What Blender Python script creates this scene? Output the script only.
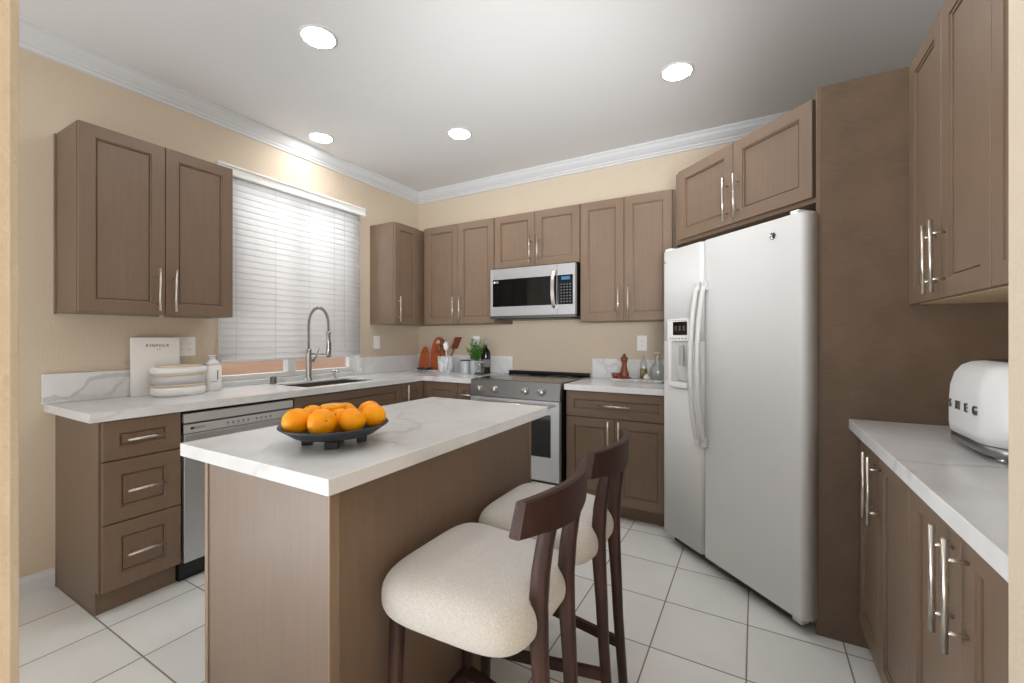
import bpy, bmesh, math, random
from math import radians as R, sin, cos, pi
from mathutils import Vector, Matrix
random.seed(7)
for o in list(bpy.data.objects): bpy.data.objects.remove(o)
scene = bpy.context.scene
COL = scene.collection

# ------------------------------------------------------------------ camera, world, exposure
cam_d = bpy.data.cameras.new('camera')
cam_d.sensor_fit = 'HORIZONTAL'; cam_d.sensor_width = 36.0
cam_d.lens = 430.0/1024.0*36.0
cam_d.shift_y = -3.8/1024.0
cam_d.clip_start = 0.02
cam = bpy.data.objects.new('camera', cam_d); COL.objects.link(cam)
cam.location = (0, 0, 1.243); cam.rotation_euler = (R(90), 0, R(29.5))
scene.camera = cam
scene.view_settings.view_transform = 'Standard'
scene.view_settings.look = 'None'
scene.view_settings.gamma = 1.0
scene.view_settings.use_curve_mapping = False
scene.view_settings.exposure = 0.15
world = bpy.data.worlds.new('world'); scene.world = world
world.use_nodes = True
bg = world.node_tree.nodes['Background']
# pale sky above the horizon, brighter lower half added as fill for the ceiling
wt = world.node_tree
_tc = wt.nodes.new('ShaderNodeTexCoord'); _sp = wt.nodes.new('ShaderNodeSeparateXYZ'); _rp = wt.nodes.new('ShaderNodeValToRGB')
wt.links.new(_tc.outputs['Generated'], _sp.inputs[0])
_mr = wt.nodes.new('ShaderNodeMapRange'); _mr.inputs[1].default_value = -1; _mr.inputs[2].default_value = 1
wt.links.new(_sp.outputs['Z'], _mr.inputs[0]); wt.links.new(_mr.outputs[0], _rp.inputs[0])
_e = _rp.color_ramp.elements
_e[0].position = 0.46; _e[0].color = (0.96, 0.98, 1.0, 1); _e[1].position = 0.52; _e[1].color = (0.28, 0.28, 0.285, 1)
# sky boosted on the window side, added to brighten the blind
_mx = wt.nodes.new('ShaderNodeMapRange'); _mx.inputs[1].default_value = -0.45; _mx.inputs[2].default_value = -0.95; _mx.inputs[3].default_value = 1.0; _mx.inputs[4].default_value = 11.0
wt.links.new(_sp.outputs['X'], _mx.inputs[0])
_ml = wt.nodes.new('ShaderNodeVectorMath'); _ml.operation = 'SCALE'
wt.links.new(_rp.outputs[0], _ml.inputs[0]); wt.links.new(_mx.outputs[0], _ml.inputs['Scale'])
wt.links.new(_ml.outputs[0], bg.inputs[0]); bg.inputs[1].default_value = 1.75
fl_d = bpy.data.lights.new('fill_spot', 'SPOT'); fl_d.energy = 325; fl_d.spot_size = R(66); fl_d.spot_blend = 1.0; fl_d.shadow_soft_size = 0.35  # added fill lamp beside the camera for ceiling and back; no such room fixture
fl_d.color = (1.0, 1.0, 1.0)
fl = bpy.data.objects.new('fill_spot', fl_d); COL.objects.link(fl); fl.location = (0.16, 0.10, 1.40)
fl.rotation_euler = (Vector((-1.75, 3.3, 2.45))-Vector(fl.location)).to_track_quat('-Z', 'Y').to_euler()
LAMP = 62.0

# ------------------------------------------------------------------ materials
def s2l(c):
    c = c/255.0
    return c/12.92 if c <= 0.04045 else ((c+0.055)/1.055)**2.4
def rgb(r, g, b): return (s2l(r), s2l(g), s2l(b), 1.0)
def mat(name, col, rough=0.5, metal=0.0, **kw):
    m = bpy.data.materials.new(name); m.use_nodes = True
    b = m.node_tree.nodes['Principled BSDF']
    b.inputs['Base Color'].default_value = col
    b.inputs['Roughness'].default_value = rough
    b.inputs['Metallic'].default_value = metal
    for k, v in kw.items(): b.inputs[k.replace('_', ' ')].default_value = v
    return m
def nodes(m): return m.node_tree.nodes, m.node_tree.links, m.node_tree.nodes['Principled BSDF']
def N(m, t, **kw):
    n = m.node_tree.nodes.new(t)
    for k, v in kw.items(): setattr(n, k, v)
    return n
def mapped(m, scale, coord='Object'):
    tc = N(m, 'ShaderNodeTexCoord'); mp = N(m, 'ShaderNodeMapping')
    mp.inputs['Scale'].default_value = scale
    m.node_tree.links.new(tc.outputs[coord], mp.inputs['Vector'])
    return mp
def noise(m, scale_vec, scale=1.0, detail=3.0, rough=0.5, dist=0.0, coord='Object'):
    mp = mapped(m, scale_vec, coord); n = N(m, 'ShaderNodeTexNoise')
    n.inputs['Scale'].default_value = scale; n.inputs['Detail'].default_value = detail
    n.inputs['Roughness'].default_value = rough; n.inputs['Distortion'].default_value = dist
    m.node_tree.links.new(mp.outputs[0], n.inputs['Vector'])
    return n
def ramp(m, src, stops):
    r = N(m, 'ShaderNodeValToRGB'); e = r.color_ramp.elements
    while len(e) < len(stops): e.new(0.5)
    for i, (p, c) in enumerate(stops): e[i].position = p; e[i].color = c
    m.node_tree.links.new(src, r.inputs[0]); return r
def bump(m, src, strength, dist=0.01):
    b = N(m, 'ShaderNodeBump'); b.inputs['Strength'].default_value = strength; b.inputs['Distance'].default_value = dist
    m.node_tree.links.new(src, b.inputs['Height'])
    m.node_tree.links.new(b.outputs[0], m.node_tree.nodes['Principled BSDF'].inputs['Normal'])

def wood_mat(name, dark, mid, light, rough=0.42, sv=(26, 26, 1.6), blot=2.2):
    m = mat(name, mid, rough); nt, lk, b = nodes(m)
    n1 = noise(m, sv, 3.0, 5, 0.6, 0.3); n2 = noise(m, (1, 1, 1), blot, 2, 0.5)
    mx = N(m, 'ShaderNodeMath', operation='MULTIPLY_ADD'); mx.inputs[1].default_value = 0.45
    lk.new(n1.outputs['Fac'], mx.inputs[0])
    m2 = N(m, 'ShaderNodeMath', operation='MULTIPLY'); m2.inputs[1].default_value = 0.55
    lk.new(n2.outputs['Fac'], m2.inputs[0]); lk.new(m2.outputs[0], mx.inputs[2])
    r = ramp(m, mx.outputs[0], [(0.3, dark), (0.5, mid), (0.7, light)])
    lk.new(r.outputs[0], b.inputs['Base Color']); bump(m, n1.outputs['Fac'], 0.04, 0.002)
    return m
CAB = wood_mat('stained_maple', rgb(110, 91, 75), rgb(118, 98, 81), rgb(125, 105, 87))
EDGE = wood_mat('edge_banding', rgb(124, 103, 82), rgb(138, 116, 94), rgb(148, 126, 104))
PANEL = wood_mat('stained_veneer', rgb(98, 81, 66), rgb(110, 91, 75), rgb(118, 98, 81), sv=(9, 9, 30), blot=7)
RAW = wood_mat('raw_birch', rgb(190, 165, 130), rgb(205, 182, 148), rgb(214, 194, 164))
WALNUT = wood_mat('walnut', rgb(36, 19, 14), rgb(56, 31, 23), rgb(80, 48, 36), 0.55, (40, 40, 4), 5)
BROWN = wood_mat('acacia', rgb(96, 48, 30), rgb(128, 68, 44), rgb(150, 86, 58), 0.4, (40, 40, 8), 8)
BOARD = wood_mat('cutting_board_wood', rgb(160, 72, 30), rgb(186, 92, 42), rgb(205, 112, 58), 0.4, (40, 40, 5), 8)
PALEW = wood_mat('pale_wood', rgb(222, 198, 168), rgb(232, 212, 184), rgb(238, 220, 196), 0.5, (9, 9, 60), 8)

WALL = mat('wall_paint', rgb(202, 188, 168), 0.75)
n_ = noise(WALL, (1, 1, 1), 95, 3, 0.55); bump(WALL, n_.outputs['Fac'], 0.35, 0.006)
CEIL = mat('ceiling_paint', rgb(222, 223, 224), 0.85)
n_ = noise(CEIL, (1, 1, 1), 60, 2, 0.5); bump(CEIL, n_.outputs['Fac'], 0.12, 0.004)
TRIMW = mat('white_trim', rgb(208, 211, 214), 0.45)
n_ = noise(TRIMW, (1, 1, 1), 30, 2, 0.5); bump(TRIMW, n_.outputs['Fac'], 0.02, 0.002)

def quartz_mat():
    m = mat('white_quartz', rgb(232, 232, 232), 0.18); nt, lk, b = nodes(m)
    mp = mapped(m, (1, 1, 1))
    warp = N(m, 'ShaderNodeTexNoise'); warp.inputs['Scale'].default_value = 1.7; warp.inputs['Detail'].default_value = 4
    lk.new(mp.outputs[0], warp.inputs['Vector'])
    ad = N(m, 'ShaderNodeVectorMath', operation='MULTIPLY_ADD'); ad.inputs[1].default_value = (0.9, 0.9, 0.9)
    lk.new(warp.outputs['Color'], ad.inputs[0]); lk.new(mp.outputs[0], ad.inputs[2])
    v = N(m, 'ShaderNodeTexVoronoi', feature='DISTANCE_TO_EDGE'); v.inputs['Scale'].default_value = 1.45
    lk.new(ad.outputs[0], v.inputs['Vector'])
    r1 = ramp(m, v.outputs['Distance'], [(0.0, (1, 1, 1, 1)), (0.012, (0.5, 0.5, 0.5, 1)), (0.03, (0, 0, 0, 1))])
    n2 = noise(m, (1, 1, 1), 3.0, 3, 0.5)
    r2 = ramp(m, n2.outputs['Fac'], [(0.42, (0, 0, 0, 1)), (0.62, (1, 1, 1, 1))])
    mul = N(m, 'ShaderNodeMath', operation='MULTIPLY'); lk.new(r1.outputs[0], mul.inputs[0]); lk.new(r2.outputs[0], mul.inputs[1])
    mul2 = N(m, 'ShaderNodeMath', operation='MULTIPLY'); lk.new(mul.outputs[0], mul2.inputs[0]); mul2.inputs[1].default_value = 0.5
    n3 = noise(m, (1, 1, 1), 6, 4, 0.6)
    base = ramp(m, n3.outputs['Fac'], [(0.3, rgb(214, 215, 216)), (0.6, rgb(224, 225, 226))])
    mix = N(m, 'ShaderNodeMix', data_type='RGBA'); mix.inputs[7].default_value = rgb(168, 164, 158)
    lk.new(mul2.outputs[0], mix.inputs[0]); lk.new(base.outputs[0], mix.inputs[6])
    lk.new(mix.outputs[2], b.inputs['Base Color'])
    return m
QUARTZ = quartz_mat()
def vein_mat():
    m = quartz_mat(); m.name = 'bold_veined_quartz'; nt, lk, b = nodes(m)
    old = b.inputs['Base Color'].links[0].from_socket
    tc = N(m, 'ShaderNodeTexCoord'); sp = N(m, 'ShaderNodeSeparateXYZ'); lk.new(tc.outputs['Object'], sp.inputs[0])
    mr = N(m, 'ShaderNodeMapRange', interpolation_type='SMOOTHSTEP'); lk.new(sp.outputs['Y'], mr.inputs[0])
    for i_, v_ in ((1, 0.79), (2, 0.91), (3, 0.925), (4, 1.022)): mr.inputs[i_].default_value = v_
    nz = noise(m, (1, 1, 1), 22, 3, 0.6); a = N(m, 'ShaderNodeMath', operation='MULTIPLY_ADD'); lk.new(nz.outputs['Fac'], a.inputs[0]); a.inputs[1].default_value = 0.05; lk.new(mr.outputs[0], a.inputs[2])
    d = N(m, 'ShaderNodeMath', operation='SUBTRACT'); lk.new(sp.outputs['Z'], d.inputs[0]); lk.new(a.outputs[0], d.inputs[1])
    o_ = N(m, 'ShaderNodeMath', operation='SUBTRACT'); lk.new(d.outputs[0], o_.inputs[0]); o_.inputs[1].default_value = -0.012
    ab = N(m, 'ShaderNodeMath', operation='ABSOLUTE'); lk.new(o_.outputs[0], ab.inputs[0])
    r_ = ramp(m, ab.outputs[0], [(0.0, (0.35, 0.35, 0.35, 1)), (0.0045, (0.35, 0.35, 0.35, 1)), (0.0065, (0.75, 0.75, 0.75, 1)), (0.0095, (0, 0, 0, 1))])
    mx = N(m, 'ShaderNodeMix', data_type='RGBA'); lk.new(r_.outputs[0], mx.inputs[0]); lk.new(old, mx.inputs[6]); mx.inputs[7].default_value = rgb(150, 147, 142)
    lk.new(mx.outputs[2], b.inputs['Base Color'])
    return m
BOLDVEIN = vein_mat()

def tile_mat():
    m = mat('white_tile', rgb(224, 223, 218), 0.25); nt, lk, b = nodes(m)
    tc = N(m, 'ShaderNodeTexCoord'); sp = N(m, 'ShaderNodeSeparateXYZ'); lk.new(tc.outputs['Object'], sp.inputs[0])
    ids = []; masks = []
    for ax, off, size, g in (('X', -0.0286, 0.3412, 0.0035), ('Y', 0.751, 0.3425, 0.0035)):
        a = N(m, 'ShaderNodeMath', operation='SUBTRACT'); lk.new(sp.outputs[ax], a.inputs[0]); a.inputs[1].default_value = off
        d = N(m, 'ShaderNodeMath', operation='DIVIDE'); lk.new(a.outputs[0], d.inputs[0]); d.inputs[1].default_value = size
        fl = N(m, 'ShaderNodeMath', operation='FLOOR'); lk.new(d.outputs[0], fl.inputs[0]); ids.append(fl)
        pp = N(m, 'ShaderNodeMath', operation='PINGPONG'); lk.new(d.outputs[0], pp.inputs[0]); pp.inputs[1].default_value = 0.5
        lt = N(m, 'ShaderNodeMapRange'); lk.new(pp.outputs[0], lt.inputs[0])
        lt.inputs[1].default_value = g/size*0.55; lt.inputs[2].default_value = g/size*1.15
        lt.inputs[3].default_value = 1; lt.inputs[4].default_value = 0; masks.append(lt)
    mx = N(m, 'ShaderNodeMath', operation='MAXIMUM'); lk.new(masks[0].outputs[0], mx.inputs[0]); lk.new(masks[1].outputs[0], mx.inputs[1])
    cb = N(m, 'ShaderNodeCombineXYZ'); lk.new(ids[0].outputs[0], cb.inputs[0]); lk.new(ids[1].outputs[0], cb.inputs[1])
    wn = N(m, 'ShaderNodeTexWhiteNoise'); lk.new(cb.outputs[0], wn.inputs[0])
    tile = ramp(m, wn.outputs['Value'], [(0, rgb(232, 233, 231)), (1, rgb(240, 241, 239))])
    n2 = noise(m, (1, 1, 1), 3.5, 4, 0.6)
    t2 = ramp(m, n2.outputs['Fac'], [(0.35, (0.96, 0.96, 0.96, 1)), (0.65, (1, 1, 1, 1))])
    ml = N(m, 'ShaderNodeMix', data_type='RGBA', blend_type='MULTIPLY'); ml.inputs[0].default_value = 1
    lk.new(tile.outputs[0], ml.inputs[6]); lk.new(t2.outputs[0], ml.inputs[7])
    mix = N(m, 'ShaderNodeMix', data_type='RGBA'); mix.inputs[7].default_value = rgb(132, 128, 120)
    lk.new(mx.outputs[0], mix.inputs[0]); lk.new(ml.outputs[2], mix.inputs[6])
    lk.new(mix.outputs[2], b.inputs['Base Color'])
    rr = N(m, 'ShaderNodeMapRange'); lk.new(mx.outputs[0], rr.inputs[0]); rr.inputs[3].default_value = 0.22; rr.inputs[4].default_value = 0.8
    lk.new(rr.outputs[0], b.inputs['Roughness'])
    inv = N(m, 'ShaderNodeMath', operation='SUBTRACT'); inv.inputs[0].default_value = 1; lk.new(mx.outputs[0], inv.inputs[1])
    bump(m, inv.outputs[0], 0.35, 0.002)
    return m
TILE = tile_mat()

def steel_mat(name, col, rough, sv):
    m = mat(name, col, rough, 1.0); nt, lk, b = nodes(m)
    n = noise(m, sv, 1.0, 3, 0.6)
    rr = N(m, 'ShaderNodeMapRange'); lk.new(n.outputs['Fac'], rr.inputs[0]); rr.inputs[3].default_value = rough-0.07; rr.inputs[4].default_value = rough+0.09
    lk.new(rr.outputs[0], b.inputs['Roughness']); bump(m, n.outputs['Fac'], 0.03, 0.001)
    return m
STEEL = steel_mat('brushed_steel', rgb(200, 202, 204), 0.36, (3, 260, 260))
nodes(STEEL)[2].inputs['Metallic'].default_value = 0.8
STEELM = steel_mat('mid_steel', rgb(150, 150, 150), 0.32, (3, 260, 260))
STEELD = steel_mat('dark_steel', rgb(128, 127, 126), 0.3, (3, 260, 260))
NICKEL = steel_mat('brushed_nickel', rgb(214, 208, 200), 0.28, (200, 200, 8))
CHROME = mat('chrome', rgb(190, 190, 190), 0.12, 1.0)
n_ = noise(CHROME, (1, 1, 1), 40, 2); bump(CHROME, n_.outputs['Fac'], 0.01, 0.001)
FRIDGE = mat('white_enamel', rgb(214, 215, 215), 0.35)
n_ = noise(FRIDGE, (1, 1, 1), 420, 2); bump(FRIDGE, n_.outputs['Fac'], 0.03, 0.0006)
PLASTIC = mat('white_plastic', rgb(238, 238, 237), 0.4)
n_ = noise(PLASTIC, (1, 1, 1), 200, 2); bump(PLASTIC, n_.outputs['Fac'], 0.02, 0.0005)
GREYP = mat('grey_plastic', rgb(176, 178, 178), 0.45)
BLACK = mat('black_plastic', rgb(22, 22, 23), 0.4)
n_ = noise(BLACK, (1, 1, 1), 200, 2); bump(BLACK, n_.outputs['Fac'], 0.02, 0.0005)
BGLASS = mat('black_glass', rgb(10, 10, 12), 0.06)
BASIN = mat('sink_steel', rgb(112, 106, 98), 0.45, 0.6)
STEELL = mat('pale_steel', rgb(205, 205, 204), 0.42, 0.45)
COOKTOP = mat('cooktop_glass', rgb(26, 26, 28), 0.12)
n_ = noise(COOKTOP, (1, 1, 1), 900, 1); bump(COOKTOP, n_.outputs['Fac'], 0.02, 0.0003)
INK = mat('black_ink', rgb(38, 38, 38), 0.6)
KEYS = mat('keypad_print', rgb(96, 100, 106), 0.6)
GREYINK = mat('grey_ink', rgb(130, 132, 134), 0.6)
LCD = mat('blue_display', rgb(50, 90, 125), 0.4, Emission_Color=rgb(80, 150, 200), Emission_Strength=0.22)
PAPER = mat('white_paper', rgb(246, 246, 246), 0.6)
n_ = noise(PAPER, (1, 1, 1), 120, 2); bump(PAPER, n_.outputs['Fac'], 0.02, 0.0005)
GLASS = mat('clear_glass', (1, 1, 1, 1), 0.02, 0.0, Transmission_Weight=1.0, IOR=1.45)
def pane_mat(name, alpha, tint=(1, 1, 1, 1)):
    m = bpy.data.materials.new(name); m.use_nodes = True; t = m.node_tree; t.nodes.clear()
    o = t.nodes.new('ShaderNodeOutputMaterial'); mx = t.nodes.new('ShaderNodeMixShader')
    tr = t.nodes.new('ShaderNodeBsdfTransparent'); tr.inputs[0].default_value = tint
    gl = t.nodes.new('ShaderNodeBsdfGlossy'); gl.inputs['Roughness'].default_value = 0.03
    mx.inputs[0].default_value = alpha
    t.links.new(tr.outputs[0], mx.inputs[1]); t.links.new(gl.outputs[0], mx.inputs[2]); t.links.new(mx.outputs[0], o.inputs[0])
    return m
PANE = pane_mat('window_pane', 0.06)
CLEARP = pane_mat('clear_plastic', 0.12, (0.93, 0.93, 0.94, 1))
FROST = mat('frosted_plastic', rgb(226, 226, 228), 0.35, 0.0, Transmission_Weight=0.25)
THINGLASS = pane_mat('thin_glass', 0.10, (0.97, 0.98, 0.975, 1))
OIL = mat('olive_oil', rgb(150, 138, 48), 0.1, 0.0, Transmission_Weight=0.4)
STUCCO = mat('orange_stucco', rgb(206, 172, 150), 0.9)
n_ = noise(STUCCO, (1, 1, 1), 40, 3); bump(STUCCO, n_.outputs['Fac'], 0.4, 0.01)
def slat_mat():
    m = bpy.data.materials.new('white_slat'); m.use_nodes = True; t = m.node_tree
    b = t.nodes['Principled BSDF']; b.inputs['Base Color'].default_value = rgb(240, 240, 240); b.inputs['Roughness'].default_value = 0.55; b.inputs['Specular IOR Level'].default_value = 0.2
    tr = t.nodes.new('ShaderNodeBsdfTranslucent'); tr.inputs[0].default_value = rgb(240, 240, 240)
    mx = t.nodes.new('ShaderNodeMixShader'); mx.inputs[0].default_value = 0.45
    t.links.new(b.outputs[0], mx.inputs[1]); t.links.new(tr.outputs[0], mx.inputs[2])
    t.links.new(mx.outputs[0], t.nodes['Material Output'].inputs[0])
    return m
SLAT = slat_mat()
CORD = mat('blind_cord', rgb(214, 214, 214), 0.7)
LENS = mat('lamp_lens', (1, 1, 1, 1), 0.5, Emission_Color=(1.0, 0.985, 0.96, 1), Emission_Strength=LAMP)
def fabric_mat():
    m = mat('cream_boucle', rgb(214, 205, 190), 0.95); nt, lk, b = nodes(m)
    n1 = noise(m, (1, 1, 1), 260, 3, 0.7); n2 = noise(m, (1, 1, 1), 60, 3, 0.6)
    r = ramp(m, n1.outputs['Fac'], [(0.3, rgb(192, 188, 182)), (0.65, rgb(216, 213, 208))])
    lk.new(r.outputs[0], b.inputs['Base Color']); bump(m, n1.outputs['Fac'], 0.5, 0.003)
    b.inputs['Sheen Weight'].default_value = 0.2
    return m
FABRIC = fabric_mat()
def orange_mat():
    m = mat('orange_peel', rgb(250, 166, 20), 0.5, Specular_IOR_Level=0.35); nt, lk, b = nodes(m)
    n1 = noise(m, (1, 1, 1), 14, 2); r = ramp(m, n1.outputs['Fac'], [(0.3, rgb(252, 150, 0)), (0.7, rgb(255, 178, 0))])
    lk.new(r.outputs[0], b.inputs['Base Color'])
    n2 = noise(m, (1, 1, 1), 420, 1); bump(m, n2.outputs['Fac'], 0.25, 0.0015)
    return m
ORANGE = orange_mat()
PULP = mat('orange_flesh', rgb(248, 178, 60), 0.3)
STEM = mat('stem_green', rgb(96, 104, 50), 0.7)
BOWL = mat('charcoal_stoneware', rgb(46, 50, 58), 0.5)
n_ = noise(BOWL, (1, 1, 1), 160, 3); bump(BOWL, n_.outputs['Fac'], 0.15, 0.001)
def leaf_mat():
    m = mat('herb_leaf', rgb(56, 122, 44), 0.5); nt, lk, b = nodes(m)
    n1 = noise(m, (1, 1, 1), 55, 2); r = ramp(m, n1.outputs['Fac'], [(0.3, rgb(36, 92, 32)), (0.7, rgb(96, 160, 66))])
    lk.new(r.outputs[0], b.inputs['Base Color']); return m
LEAF = leaf_mat()
SOIL = mat('soil', rgb(60, 46, 36), 0.95)
def marble_mat():
    m = mat('grey_marble', rgb(214, 216, 218), 0.3); nt, lk, b = nodes(m)
    n1 = noise(m, (1, 1, 1), 7, 3, 0.5, 1.2)
    r = ramp(m, n1.outputs['Fac'], [(0.40, rgb(222, 224, 226)), (0.5, rgb(168, 172, 178)), (0.58, rgb(218, 220, 222))])
    lk.new(r.outputs[0], b.inputs['Base Color']); return m
MARBLE = marble_mat()
GALV = mat('grey_tin', rgb(176, 180, 184), 0.45, 0.3)
n_ = noise(GALV, (1, 1, 1), 30, 3); bump(GALV, n_.outputs['Fac'], 0.05, 0.001)
DARKG = mat('dark_ceramic', rgb(56, 54, 56), 0.35)
BROWNBOTTLE = mat('dark_bottle_glass', rgb(30, 26, 24), 0.1)
GARLIC = mat('garlic_skin', rgb(228, 214, 206), 0.6)

# ------------------------------------------------------------------ mesh builder
class MB:
    def __init__(s): s.bm = bmesh.new()
    def _add(s, bm2, M=None):
        if M is not None: bmesh.ops.transform(bm2, matrix=M, verts=bm2.verts)
        me = bpy.data.meshes.new('t'); bm2.to_mesh(me); s.bm.from_mesh(me); bpy.data.meshes.remove(me); bm2.free(); return s
    def box(s, x0, x1, y0, y1, z0, z1, bev=0.0, seg=2, smooth=False, M=None):
        b = bmesh.new(); bmesh.ops.create_cube(b, size=1.0)
        for v in b.verts: v.co = Vector(((x0+x1)/2+v.co.x*(x1-x0), (y0+y1)/2+v.co.y*(y1-y0), (z0+z1)/2+v.co.z*(z1-z0)))
        if bev > 0: bmesh.ops.bevel(b, geom=list(b.edges), offset=bev, segments=seg, profile=0.5, affect='EDGES')
        if smooth:
            for f in b.faces: f.smooth = True
        return s._add(b, M)
    def vbox(s, x0, x1, y0, y1, z0, z1, rv, seg=5, bev=0.0, M=None):
        """box with rounded vertical edges (and a small bevel round top and bottom)"""
        rv = min(rv, (x1-x0)/2*0.999, (y1-y0)/2*0.999); P = []
        for cx, cy, a0 in ((x1-rv, y1-rv, 0), (x0+rv, y1-rv, 90), (x0+rv, y0+rv, 180), (x1-rv, y0+rv, 270)):
            for i in range(seg+1):
                a = R(a0+90.0*i/seg); P.append((cx+rv*cos(a), cy+rv*sin(a)))
        return s.prism(P, z0, z1, bev, M)
    def prism(s, poly, z0, z1, bev=0.0, M=None, smooth_sides=True):
        b = bmesh.new(); n = len(poly)
        cx = sum(p[0] for p in poly)/n; cy = sum(p[1] for p in poly)/n
        def ring(z, ins):
            vs = []
            for x, y in poly:
                d = math.hypot(x-cx, y-cy) or 1
                vs.append(b.verts.new((x-(x-cx)/d*ins, y-(y-cy)/d*ins, z)))
            return vs
        rings = [ring(z0, bev), ring(z0+bev, 0), ring(z1-bev, 0), ring(z1, bev)] if bev > 0 else [ring(z0, 0), ring(z1, 0)]
        for a, c in zip(rings, rings[1:]):
            for i in range(n):
                f = b.faces.new((a[i], a[(i+1) % n], c[(i+1) % n], c[i])); f.smooth = smooth_sides
        b.faces.new(rings[-1]); b.faces.new(rings[0][::-1])
        bmesh.ops.recalc_face_normals(b, faces=b.faces)
        return s._add(b, M)
    def tube(s, pts, r, n=10, caps=True, M=None):
        b = bmesh.new(); pts = [Vector(p) for p in pts]; rs = r if isinstance(r, (list, tuple)) else [r]*len(pts)
        rings = []; up = None
        for i, p in enumerate(pts):
            t = (pts[min(i+1, len(pts)-1)]-pts[max(i-1, 0)])
            if t.length < 1e-9: t = Vector((0, 0, 1))
            t.normalize()
            if up is None: up = t.orthogonal().normalized()
            up = (up-t*up.dot(t)); up = up.normalized() if up.length > 1e-6 else t.orthogonal().normalized()
            w = t.cross(up)
            rings.append([b.verts.new(p+(up*cos(2*pi*k/n)+w*sin(2*pi*k/n))*rs[i]) for k in range(n)])
        for a, c in zip(rings, rings[1:]):
            for k in range(n):
                f = b.faces.new((a[k], a[(k+1) % n], c[(k+1) % n], c[k])); f.smooth = True
        if caps: b.faces.new(rings[0][::-1]); b.faces.new(rings[-1])
        bmesh.ops.recalc_face_normals(b, faces=b.faces)
        return s._add(b, M)
    def lathe(s, prof, n=32, c=(0, 0, 0), M=None):
        b = bmesh.new(); rings = []
        for r, z in prof:
            if r < 1e-6: rings.append([b.verts.new((c[0], c[1], c[2]+z))])
            else: rings.append([b.verts.new((c[0]+r*cos(2*pi*k/n), c[1]+r*sin(2*pi*k/n), c[2]+z)) for k in range(n)])
        for a, d in zip(rings, rings[1:]):
            for k in range(n):
                k2 = (k+1) % n
                if len(a) == 1 and len(d) == 1: continue
                if len(a) == 1: f = b.faces.new((a[0], d[k2], d[k]))
                elif len(d) == 1: f = b.faces.new((a[k], a[k2], d[0]))
                else: f = b.faces.new((a[k], a[k2], d[k2], d[k]))
                f.smooth = True
        bmesh.ops.recalc_face_normals(b, faces=b.faces)
        return s._add(b, M)
    def loft(s, rings, smooth=True, caps=True, M=None):
        b = bmesh.new(); RR = [[b.verts.new(p) for p in r] for r in rings]; n = len(RR[0])
        for a, c in zip(RR, RR[1:]):
            for k in range(n):
                f = b.faces.new((a[k], a[(k+1) % n], c[(k+1) % n], c[k])); f.smooth = smooth
        if caps: b.faces.new(RR[0][::-1]); b.faces.new(RR[-1])
        bmesh.ops.recalc_face_normals(b, faces=b.faces)
        return s._add(b, M)
    def ball(s, c, r, seg=20, M=None, scale=(1, 1, 1)):
        b = bmesh.new(); bmesh.ops.create_uvsphere(b, u_segments=seg, v_segments=seg//2+2, radius=1)
        for v in b.verts: v.co = Vector((c[0]+v.co.x*r*scale[0], c[1]+v.co.y*r*scale[1], c[2]+v.co.z*r*scale[2]))
        for f in b.faces: f.smooth = True
        return s._add(b, M)
    def shaker(s, x0, x1, z0, z1, y=0.0, th=0.02, fr=0.058, rec=0.011, lip=0.014):
        """door or drawer front with a stepped recessed centre panel, facing -y"""
        b = bmesh.new(); e = 0.0015
        def ring(i, yy): return [b.verts.new(p) for p in ((x0+i, yy, z0+i), (x1-i, yy, z0+i), (x1-i, yy, z1-i), (x0+i, yy, z1-i))]
        R_ = [ring(0, y+th), ring(0, y+e), ring(e, y), ring(fr, y), ring(fr+0.0008, y+0.005), ring(fr+0.0065, y+0.0065), ring(fr+0.0070, y+0.0155), ring(fr+0.0105, y+0.0155), ring(fr+0.0110, y+0.0095)]
        for a, c in zip(R_, R_[1:]):
            for k in range(4): b.faces.new((a[k], a[(k+1) % 4], c[(k+1) % 4], c[k]))
        b.faces.new(R_[0][::-1]); b.faces.new(R_[-1])
        bmesh.ops.recalc_face_normals(b, faces=b.faces)
        return s._add(b)
    def build(s, name, m, parent=None, loc=None, rot=None):
        me = bpy.data.meshes.new(name); s.bm.to_mesh(me); s.bm.free(); me.materials.append(m)
        o = bpy.data.objects.new(name, me); COL.objects.link(o)
        if parent: o.parent = parent
        if loc: o.location = loc
        if rot: o.rotation_euler = rot
        return o
def tag(o, label=None, cat=None, group=None, kind=None):
    for k, v in (('label', label), ('category', cat), ('group', group), ('kind', kind)):
        if v: o[k] = v
    return o
def slab(xs, ys, keep, z0, z1):
    b = bmesh.new(); V = {}
    def v(i, j, k):
        if (i, j, k) not in V: V[(i, j, k)] = b.verts.new((xs[i], ys[j], (z0, z1)[k]))
        return V[(i, j, k)]
    K = set(keep)
    for i, j in K:
        b.faces.new((v(i, j, 1), v(i+1, j, 1), v(i+1, j+1, 1), v(i, j+1, 1))); b.faces.new((v(i, j, 0), v(i, j+1, 0), v(i+1, j+1, 0), v(i+1, j, 0)))
        for di, dj, p, q in ((-1, 0, (0, 1), (0, 0)), (1, 0, (1, 0), (1, 1)), (0, -1, (0, 0), (1, 0)), (0, 1, (1, 1), (0, 1))):
            if (i+di, j+dj) not in K: b.faces.new((v(i+p[0], j+p[1], 0), v(i+q[0], j+q[1], 0), v(i+q[0], j+q[1], 1), v(i+p[0], j+p[1], 1)))
    bmesh.ops.recalc_face_normals(b, faces=b.faces)
    return MB()._add(b)
def thing(name, label, cat, loc=(0, 0, 0), rz=0.0, group=None):
    o = bpy.data.objects.new(name, None); COL.objects.link(o); o.location = loc; o.rotation_euler = (0, 0, rz)
    o.empty_display_size = 0.1
    return tag(o, label, cat, group)
def struct(mb, name, m): return tag(mb.build(name, m), kind='structure')
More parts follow.
